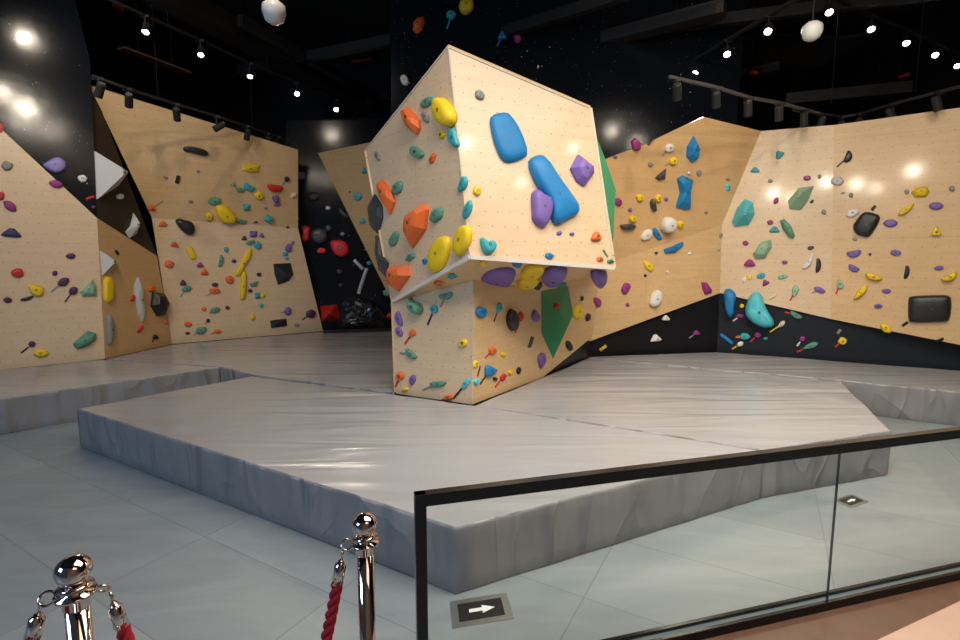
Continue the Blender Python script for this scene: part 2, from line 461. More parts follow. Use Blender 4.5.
# outer shell of the dark hall
CE = 5.9
mesh('ceiling', [(-9, -3, CE), (9, -3, CE), (9, 12, CE), (-9, 12, CE), (-9, -3, CE + .1), (9, -3, CE + .1), (9, 12, CE + .1), (-9, 12, CE + .1)],
     [[0, 1, 2, 3], [4, 5, 6, 7], [0, 1, 5, 4], [1, 2, 6, 5], [2, 3, 7, 6], [3, 0, 4, 7]], CEILM)['kind'] = 'structure'
for nm, c, s in (('wall_rear_hall', (0, 11.5, 2.95), (18, .1, 5.9)), ('wall_far_left_hall', (-8.5, 8, 2.95), (.1, 7, 5.9)), ('wall_far_right_hall', (7.5, 5, 2.95), (.1, 13, 5.9)), ('wall_street', (3.5, -2.8, 2.95), (8, .1, 5.9))):
    struct(MB().box(c, *s).out(nm, BLACKW if nm != 'wall_street' else WARMW))
fl = mesh('floor', [(-9, -3, 0), (9, -3, 0), (9, 12, 0), (-9, 12, 0), (-9, -3, -.1), (9, -3, -.1), (9, 12, -.1), (-9, 12, -.1)],
          [[0, 1, 2, 3], [4, 5, 6, 7], [0, 1, 5, 4], [1, 2, 6, 5], [2, 3, 7, 6], [3, 0, 4, 7]], TILE)
struct(fl, 'grey stone tiled floor')


# ------------------------------------------------------------------ landing mats
def mat_block(label, px, side_mat=VINYLS, top_mat=VINYL, seed=0, amp=.012):
    P = [M(*p) for p in px]
    ctr = sum(P, Vector()) / len(P)
    area2 = sum(P[i].x * P[(i + 1) % len(P)].y - P[(i + 1) % len(P)].x * P[i].y for i in range(len(P)))
    if area2 < 0: P = P[::-1]
    loop = []
    for i, a in enumerate(P):
        b = P[(i + 1) % len(P)]; L = (b - a).length; n = max(2, int(L / .035))
        d = (b - a).normalized(); out = Vector((d.y, -d.x, 0))
        for k in range(n):
            t = k / n; e = min(t, 1 - t) * L
            loop.append((a.lerp(b, t), out, min(1, e / .10)))
    for i in range(len(loop)):   # corner normals
        if loop[i][2] == 0:
            o2 = (loop[i][1] + loop[i - 1][1]).normalized(); loop[i] = (loop[i][0], o2, 0)
    n = len(loop); rows = [(.0, .010), (.012, .003), (.08, .002), (.14, .002), (.20, .002), (.28, .002), (.328, .003), (.340, .006), (MAT, .014)]
    v = []
    for zz, ins in rows:
        for p, o, w in loop:
            q = Vector((p.x, p.y, zz))
            body = math.sin(math.pi * min(1, zz / .34))
            s = noise.noise(Vector((p.x * 3.3 + seed, p.y * 3.3, zz * 2.2))) + .5 * noise.noise(Vector((p.x * 8 + zz * 5, p.y * 8 + seed, zz * 1.5)))
            if zz < .32: s_ = s * amp * (.25 + .75 * body)
            else: s_ = s * amp * .4
            q -= o * (ins + .004 - s_ * w)
            if zz > .32: q.z += .006 * noise.noise(Vector((p.x * 2.5, p.y * 2.5, seed)))
            v.append(q)
    m0 = empty('landing_mat', (ctr.x, ctr.y, 0)); tag(m0, label, 'mat', 'grey padded landing mats')
    f = []
    for r in range(len(rows) - 1):
        for j in range(n): a, b = r * n + j, r * n + (j + 1) % n; f.append([a, b, b + n, a + n])
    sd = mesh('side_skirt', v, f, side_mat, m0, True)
    top = [p for p in v[-n:]]
    bm = bmesh.new(); vs_ = [bm.verts.new(p) for p in top]; es = [bm.edges.new((vs_[i], vs_[(i + 1) % n])) for i in range(n)]
    bmesh.ops.triangle_fill(bm, use_beauty=True, edges=es)
    bm.verts.index_update(); vv = [x.co.copy() for x in bm.verts]; ff = [[x.index for x in q.verts] for q in bm.faces]; bm.free()
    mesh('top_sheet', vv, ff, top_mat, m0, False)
    return m0


mat_block('big landing mat jutting toward the floor arrow with a long creased front side', [(76, 409), (456, 528.5), (765, 450.5), (472, 405), (393, 394), (252, 376)], seed=3)
mat_block('landing mat wrapped round the pillar with a slanting corner beside the open tiles', [(473, 405.5), (766.5, 450.3), (893, 431.5), (841.5, 381.5), (587, 358.5), (544, 376.5)], seed=11)
mat_block('wide landing mat under the red and black holds in the far corner', [(106, 359), (172, 344.5), (323, 331.5), (394, 329.5), (398, 345), (395, 392.5), (253.5, 375.3), (221, 367)], seed=23)
mat_block('narrow landing mat below the tall pale plywood panel with the slanted edge', [(-260, 436), (220, 367), (104.5, 359.5), (0, 370), (-260, 396)], seed=31)
mat_block('long landing mat along the foot of the black base wall', [(588, 357.6), (843, 380.4), (1160, 412), (1160, 387), (960, 370.5), (717, 352), (592, 356.6)], seed=47)

# ------------------------------------------------------------------ the boulder block on its pillar
bo = empty('climbing_boulder', (M(472, 403).x, M(472, 403).y, MAT))
tag(bo, 'free-standing plywood boulder block overhanging on a narrow pillar in the mats', 'boulder')


DZ = Vector((0, 0, .014))


def face(name, pts, mat, thick=.02, lab=None):
    pl = Plane(pts[0], pts[1], pts[2]); o = prism(name, pts, pl.n, thick, mat, bo, uvpl=pl.axes())
    if lab: o['label'] = lab
    return o


face('front_panel', [Ft, Fb, Rb, Rt], WOODP)
face('side_panel', [Lt, Lb, Fb, Ft], WOODP)
Rbb = Rb + Vector((.10, 2.3, 0)); Rtb = Rt + Vector((.25, 2.3, 0)); Lbb = Vector((Lb.x - .0, Lb.y + 2.1, Lb.z)); Ltb = Vector((Lt.x - .02, Lt.y + 2.3, Lt.z))
face('side_panel', [Rt, Rb, Rbb, Rtb], WOODP)
face('side_panel', [Lb, Lt, Ltb, Lbb], WOOD)
face('top_panel', [Ft, Rt, Rtb, Ltb, Lt], WOOD)
face('underside_panel', [Lb, Fb, Q2], WOOD)
face('underside_panel', [Fb, Rb, Q3, Q2], WOOD)
face('underside_panel', [Rb, Rbb, Q4, Q3], WOOD)
face('pillar_panel', [Lb, Q2, M(472, 403) - DZ, M(396, 392) - DZ], WOODP)
face('pillar_panel', [Q2, Q3, Q4, pPR(592, 338), pPR(586, 342), M(543, 376) - DZ, M(472, 403) - DZ], WOOD)
lbm = M(396, 392) + Vector((0, 1.9, 0)); face('pillar_panel', [Lb, M(396, 392), lbm, Lb + Vector((0, 1.9, 0))], WOOD)
e = MB(); 
for a, b in ((Lb, Fb), (Fb, Rb)): e.bar(a + Vector((0, 0, .0)), b, .03, .034)
e.out('edge_trim', WHEDGE, bo)['label'] = 'pale painted edge strip'
e = MB(); e.bar(Fb, Ft, .012, .012); e.bar(Ft, Rt, .014, .014); e.bar(Ft, Lt, .014, .014); e.bar(Rt, Rb, .012, .012); e.bar(Q2, M(472, 403), .01, .01)
e.out('corner_trim', EDGE, bo)
# black wedge base under the leaning pillar edge
a, b, c = M(545, 375), pPR(588, 340), M(592, 356)
o = mesh('black_wedge_volume', [a, b, c, a + Vector((.25, .5, 0)), b + Vector((.1, .35, 0))], [[0, 2, 1], [0, 1, 4, 3], [0, 3, 2], [2, 3, 4], [1, 2, 4]], BLACKW, origin=a)
tag(o, 'black wedge filling the gap between pillar and mats', 'climbing volume')

# ------------------------------------------------------------------ ceiling works
def cz(px, py, h): return Z(px, py, h)


def hangers(m, a, b, every=1.6):
    n = max(1, int((b - a).length / every))
    for k in range(n + 1):
        p = a.lerp(b, (k + .5) / (n + 1)); m.box((p.x, p.y, (p.z + CE) / 2), .003, .003, CE - p.z)


def long_thing(name, label, cat, segs, w, h, z, mat, grp=None):
    m = MB()
    for (x0, y0, x1, y1) in segs: hangers(m, cz(x0, y0, z), cz(x1, y1, z))
    for (x0, y0, x1, y1) in segs: m.bar(cz(x0, y0, z), cz(x1, y1, z), w, h)
    o = m.out(name, mat, origin=cz(segs[0][0], segs[0][1], z)); tag(o, label, cat, grp); return o


TR1, TR2, TR3, TR4 = 4.1, 3.95, 4.0, 4.3
long_thing('ventilation_duct', 'long dark duct running above the black mural behind the boulder', 'duct', [(555, 52, 725, 8)], .22, .16, 4.75, DUCT)
long_thing('ventilation_duct', 'wide dark duct crossing above the glowing track heads beside the boulder', 'duct', [(140, -20, 390, 118)], .35, .25, 4.85, DUCT)
long_thing('ventilation_duct', 'round-ended dark duct just below the grey baffle over the corner', 'duct', [(785, 100, 910, 88)], .2, .18, 4.4, DUCT)
for i, (s, lb) in enumerate([((0, 55, 240, 120), 'dark ceiling beam skirting the top of the broad plywood wall'), ((240, 70, 392, 40), 'dark ceiling beam crossing beside the boulder block'),
                             ((150, 0, 300, 60), 'dark ceiling beam above the first lit track heads'), ((240, 20, 400, 110), 'dark ceiling beam slanting down to the far corner'),
                             ((480, 40, 700, -30), 'dark ceiling beam crossing high above the boulder'), ((640, 30, 960, -10), 'dark ceiling beam over the white hanging sensor'),
                             ((250, 140, 392, 95), 'dark ceiling beam above the starry corner wall'), ((780, 130, 965, 78), 'dark ceiling beam hugging the top of the bright wall'),
                             ((630, 100, 780, 66), 'dark ceiling beam above the plywood peak')]):
    long_thing('ceiling_beam', lb, 'beam', [s], .10, .14, 4.8, STEEL, 'ceiling beams')
pts = [cz(x, y, CE - .06) for x, y in ((700, 48), (735, 41), (767, 35), (840, 39), (895, 32), (935, 50), (882, 76), (835, 75), (812, 67), (770, 66), (700, 62))]
o = prism('ceiling_baffle', pts, Vector((0, 0, -1)), 0.055, CLOUD, origin=pts[0]); tag(o, 'large dim grey baffle panel hung under the ceiling behind the lamps', 'ceiling baffle')
for x, lb in ((760, 'first'), (769, 'second')):
    a = cz(x, 66, CE - .06); m = MB().tube([a + Vector((0, .1, .05)), a + Vector((0, .1, -.85))], .04, 12); o = m.out('drop_pipe', DUCT, smooth=True, origin=a)
    tag(o, f'{lb} of two thin dark pipes dropping behind the grey baffle', 'pipe', 'twin drop pipes')
# dim linear fixture and small white one
a, b = cz(121, 48, 4.7), cz(188, 73, 4.7)
mm = MB().bar(a, b, .17, .03); hangers(mm, a, b); o = mm.out('linear_ceiling_light', PANEL_OFF, origin=a); tag(o, 'dim brown linear fixture above the broad plywood wall', 'ceiling light')
a = cz(297, 67, CE - .05); o = MB().box(a, .36, .17, .10).out('emergency_light', WHITEP, origin=a); tag(o, 'small white emergency light box among the dark beams', 'ceiling light')
for x0, y0, x1, y1, lb in ((113, 5, 123, 10, 'short red pipe above the first lit track head'), (352, 62, 372, 59, 'thin red sprinkler pipe beside the boulder block'), (298, 77, 308, 79, 'red pipe stub below the white emergency light'),
                           (751, 72, 757, 73, 'red pipe stub beside the twin drop pipes'), (900, 77, 909, 74, 'red pipe stub at the edge of the grey baffle')):
    hz_ = CE - .03 if x0 < 700 else 4.6; a, b = cz(x0, y0, hz_), cz(x1, y1, hz_); o = MB().tube([a, b], .03, 10).out('sprinkler_pipe', REDP, origin=a); tag(o, lb, 'pipe', 'red sprinkler pipes')
    if x0 > 700: o['_o'] = tuple(a); MB().box((a.x, a.y, (a.z + CE) / 2), .008, .008, CE - a.z).out('hanger_rod', STEEL, o)
# white rounded ceiling sensors
for x, y, z, s, lb in ((274, 12, 4.1, .13, 'white rounded sensor hanging above the first glowing heads'), (812, 31, 4.0, .11, 'white rounded sensor hanging before the grey baffle')):
    c = cz(x, y, z); t = empty('ceiling_sensor', c); tag(t, lb, 'sensor')
    MB().lathe(c, [(.35 * s, -.85 * s), (.7 * s, -.6 * s), (.9 * s, 0), (.85 * s, .45 * s), (.5 * s, .75 * s), (.1 * s, .8 * s)], 20).out('housing', WHITEP, t, True)
    MB().tube([c + Vector((0, 0, .8 * s)), c + Vector((0, 0, CE - z))], .008, 8).out('rod', STEEL, t)

# spotlights
def lp_(x, y, h): return cz(x, y, h)


def rail(lamps, label, z=.16, w=.035, mat=None, ext=.5, hang=True):
    P = [lp_(x, y, h) + Vector((0, 0, z)) for x, y, h in lamps]
    P = [P[0] + (P[0] - P[1]).normalized() * ext] + P + [P[-1] + (P[-1] - P[-2]).normalized() * ext * .4]
    m = MB()
    for a, b in zip(P, P[1:]): m.bar(a, b, w, .03)
    if hang: hangers(m, P[0], P[-1])
    o = m.out('track_rail', mat or STEEL, origin=P[0]); tag(o, label, 'light track', 'lighting tracks')


def spot(px, py, z, label, aim, lit, power, size=.085, group='track spotlights', ang=75, blend=.9, col=WARM, track=None):
    c = cz(px, py, z); d = (Vector(aim) - c).normalized()
    t = empty('track_spotlight', c); tag(t, label, 'spotlight', group)
    x = d.orthogonal().normalized()
    m = MB(); r = size / 2
    m.lathe(c - d * .02, [(r * .75, -.10), (r, -.08), (r, .06), (r * 1.02, .065), (r * .86, .066), (r * .8, .04), (r * .1, .035)], 20, d); m.out('lamp_head', STEEL, t, False)
    MB().lathe(c - d * .02, [(r * .8, .046), (r * .8, .050), (r * .1, .050)], 20, d).out('lens', LENS if lit else plain_lens, t)
    top = z + .15 if group == 'track spotlights' else CE - .01
    MB().bar(c + Vector((0, 0, .02)), c + Vector((0, 0, top - z)), .016, .016).out('bracket', STEEL, t)
    MB().box(c + Vector((0, 0, top - z)), .11, .035, .03).out('adapter', STEEL, t)
    if power:
        l = bpy.data.lights.new('spot_light', 'SPOT'); l.energy = power; l.spot_size = math.radians(ang); l.spot_blend = blend; l.color = col; l.shadow_soft_size = .035
        o = bpy.data.objects.new('spot_light', l); C.objects.link(o); o.parent = t; o.location = d * .075; o.rotation_euler = d.to_track_quat('-Z', 'Y').to_euler()
    return t


RAILG = plain('grey_painted_rail', (.045, .042, .04), .5)
plain_lens = plain('shaded_lens', (.02, .02, .02), .3)
P1 = dict(lit=True, ang=80)
# heads along the top of the broad plywood wall (hidden lenses, they wash the wall)
for i, (x, y, ax, ay, pw) in enumerate([(99, 93, 60, 230, 1.), (129, 103, 130, 240, 1), (177, 117, 190, 240, 1), (217, 128, 0, 250, 1.2), (247, 137, 230, 230, 1), (268, 144, 270, 250, 0), (278, 147, 350, 240, 1), (287, 150, 290, 200, 0)]):
    s = spot(x, y, 3.45, ['first', 'second', 'third', 'fourth', 'fifth', 'sixth', 'seventh', 'last'][i] + ' dark spotlight from the mural in the row above the broad plywood wall',
             pW3a(ax, ay) if ax > 60 else pW1(ax, ay), False, 0)
# the lit heads of the ceiling tracks
LIT = [(146, 30, 4.3, 'first lit track spotlight from the window side, above the broad plywood wall', (-3.1, 3.6, 0), .5),
       (201, 53, 4.3, 'second lit track spotlight in the row toward the far corner', (-2.6, 4.2, 0), .5),
       (250, 75, 4.3, 'small lit spotlight beside the white emergency light', (-2.2, 4.6, 0), .5),
       (297, 93, 4.3, 'glaring lit spotlight below the emergency light', (-1.2, 3.4, .3), .8),
       (336, 109, 4.3, 'glaring lit spotlight beside the boulder edge over the dark beams', (-.7, 3.3, .3), .8),
       (356, 121, 4.3, 'smallest lit spotlight at the end of the row near the boulder', (-.9, 5.5, .3), .5)]
for x, y, z, lb, aim, k in LIT: spot(x, y, z, lb, aim, True, SPOT_C * k, ang=80, size=.085)
rail([t[:3] for t in LIT], 'black track rail carrying the row of lit heads running to the far corner')
WR = [(x, y, 3.45) for x, y in ((99, 93), (129, 103), (177, 117), (217, 128), (247, 137), (268, 144), (278, 147), (287, 150))]
rail(WR, 'black track rail along the top of the broad plywood wall with eight dark heads', ext=.06, w=.02)
LIT2 = [(695, 72, 4.3, 'lit spotlight lowest on the rising track over the plywood peak', (1.6, 4.0, .3), .6),
        (727, 53, 4.3, 'lit spotlight midway on the rising track over the plywood peak', (1.9, 3.2, .3), .6),
        (768, 30, 4.3, 'lit spotlight topmost on the rising track beside the hanging sensor', (1.6, 2.8, .3), .6),
        (829, 11, 4.6, 'first lit spotlight above the grey baffle, over the hanging sensor', (2.6, 2.6, 0), .6),
        (871, 28, 4.6, 'second lit spotlight above the grey baffle', (3.0, 2.9, 0), .6),
        (906, 42, 4.6, 'third lit spotlight at the edge of the grey baffle', (3.5, 3.2, 0), .6),
        (935, 54, 4.6, 'fourth lit spotlight past the grey baffle', (4.0, 3.4, 0), .6),
        (957, 65, 4.6, 'last lit spotlight in the row past the grey baffle', (4.5, 3.6, 0), .6),
        (733, 110, 3.95, 'tiny lit spotlight just above the plywood peak', (3.0, 4.8, .3), .3)]
for x, y, z, lb, aim, k in LIT2: spot(x, y, z, lb, aim, True, SPOT_C * k, size=.095, ang=80, group='track spotlights' if x != 733 else 'single spotlights')
rail([t[:3] for t in LIT2[:3]], 'black track rail rising from the corner to the top with three lit heads', w=.06, ext=1.2)
rail([t[:3] for t in LIT2[3:8]], 'black track rail with five bright heads above the grey baffle')
rail([(x, y, 3.3) for x, y in ((677, 95), (716, 103), (748, 112), (779, 117), (804, 123), (820, 127))], 'pale track rail descending to the corner above the bright plywood wall', mat=RAILG, hang=False, ext=.12, w=.025)
rail([(x, y, 3.3) for x, y in ((820, 127), (841, 130), (860, 127), (892, 118), (938, 107))], 'black track rail running along the top of the wall with the black square pad')
for i, (x, y) in enumerate([(677, 95), (716, 103), (748, 112), (779, 117), (804, 123)]):
    spot(x, y, 3.3, ['first', 'second', 'third', 'fourth', 'last'][i] + ' dark spotlight on the pale track descending to the bright corner', V(x, 250, 6.5), False, 0)
for i, (x, y, ax) in enumerate([(820, 127, 800), (841, 130, 845), (860, 127, 880), (892, 118, 930), (938, 107, 960)]):
    spot(x, y, 3.3, ['first', 'second', 'third', 'fourth', 'last'][i] + ' dark spotlight from the corner on the rail along the bright plywood wall', (pW8a if ax < 830 else pW8b)(ax, 200), False, 0)
# added heads, unseen above the frame, that light the boulder, mats and walls
for i, (x, y, z, aim, k) in enumerate([(-1.9, 1.9, 4.4, pBL(420, 180), .9), (.9, 1.3, 4.4, pBF(560, 165), .6), (-.5, 1.0, 4.4, pBF(510, 190), .6), (2.6, 2.2, 4.4, M(640, 400), 1.3), (-2.8, 2.6, 4.4, pW1(40, 250), 1.6),
                                       (-3.6, 3.2, 4.4, pW3b(200, 300), 1.45), (3.6, 3.0, 4.4, pW8b(900, 250), .9), (2.2, 3.6, 4.4, pW7b(650, 280), .9), (1.8, .6, 4.4, Vector((1.6, 2.6, 0)), .9), (.6, 3.4, 5.2, pW7a(690, 190), 1.3), (2.0, 3.4, 5.0, pW8a(790, 210), 1.2), (-3.9, 4.2, 5.0, pW3a(170, 190), 1.35), (-1.9, 4.6, 5.0, pW4(340, 240), .7)]):
    c = Vector((x, y, z)); d = (Vector(aim) - c).normalized()
    t = empty('track_spotlight', c); tag(t, 'added unseen spotlight hung high on the visitor side, aimed at the boulder, mats and walls', 'spotlight', 'track spotlights above the mats')
    MB().lathe(c, [(.03, -.1), (.042, -.08), (.042, .05), (.03, .05)], 16, d).out('lamp_head', STEEL, t)
    MB().bar(c, c + Vector((0, 0, CE - z + .02)), .016, .016).out('bracket', STEEL, t)
    l = bpy.data.lights.new('spot_light', 'SPOT'); l.energy = SPOT_C * k; l.spot_size = math.radians(85); l.spot_blend = .9; l.color = WARM; l.shadow_soft_size = .03
    o = bpy.data.objects.new('spot_light', l); C.objects.link(o); o.parent = t; o.location = d * .075; o.rotation_euler = d.to_track_quat('-Z', 'Y').to_euler()

# heads whose mirror image shows in the varnished panels
for pl_, x, y, t_, k in ((pBF, 573, 148, 3.4, .14), (pBF, 521, 183, 3.4, .14), (pW8a, 826, 182, 5.2, 1.0), (pW8b, 856, 184, 5.6, 1.0), (pW8b, 876, 188, 5.6, .5), (pW1, 25, 124, 6, .6), (pW1, 53, 132, 6.2, .6), (pBB, 612, 131, 3.9, .5), (pBB, 636, 143, 4.6, .5)):
    p = pl_(x, y); d_ = ray(x, y).normalized(); r_ = d_ - pl_.n * 2 * d_.dot(pl_.n); c = p + r_ * t_
    d = (p - c).normalized()
    t = empty('track_spotlight', c); tag(t, 'added unseen spotlight hung high on the visitor side, aimed at the boulder, mats and walls', 'spotlight', 'track spotlights above the mats')
    MB().lathe(c, [(.03, -.1), (.042, -.08), (.042, .05), (.03, .05)], 16, d).out('lamp_head', STEEL, t)
    MB().bar(c, (c.x, c.y, CE + .01), .016, .016).out('bracket', STEEL, t)
    l = bpy.data.lights.new('spot_light', 'SPOT'); l.energy = SPOT_C * k; l.spot_size = math.radians(80); l.spot_blend = .9; l.color = WARM; l.shadow_soft_size = .04
    o = bpy.data.objects.new('spot_light', l); C.objects.link(o); o.parent = t; o.location = d * .075; o.rotation_euler = d.to_track_quat('-Z', 'Y').to_euler()

# ------------------------------------------------------------------ holds
PL = dict(W1=(pW1, 'pale slanted-edge wall'), B1=(pW1, 'starry mural'), D1=(pD1, 'dark facet'), W2=(pW2, 'narrow amber recess'), W3a=(pW3a, 'broad wall'), W3b=(pW3b, 'broad wall'),
          W4=(pW4, 'starry corner wall'), W5=(pW5, 'strip behind boulder'), BB=(pBB, 'black back wall'), BL=(pBL, 'boulder side'), BF=(pBF, 'boulder front'), U=(pU, 'boulder underside'),
          UL=(pUL, 'boulder underside'), PL=(pPL, 'narrow pillar face'), PR=(pPR, 'wide pillar face'), W7a=(pW7a, 'peaked wall'), W7b=(pW7b, 'peaked wall'), W7k=(pW7k, 'black base wall'),
          W8a=(pW8a, 'bright wall'), W8b=(pW8b, 'bright wall'), W8k=(pW8k, 'dark base wall'))
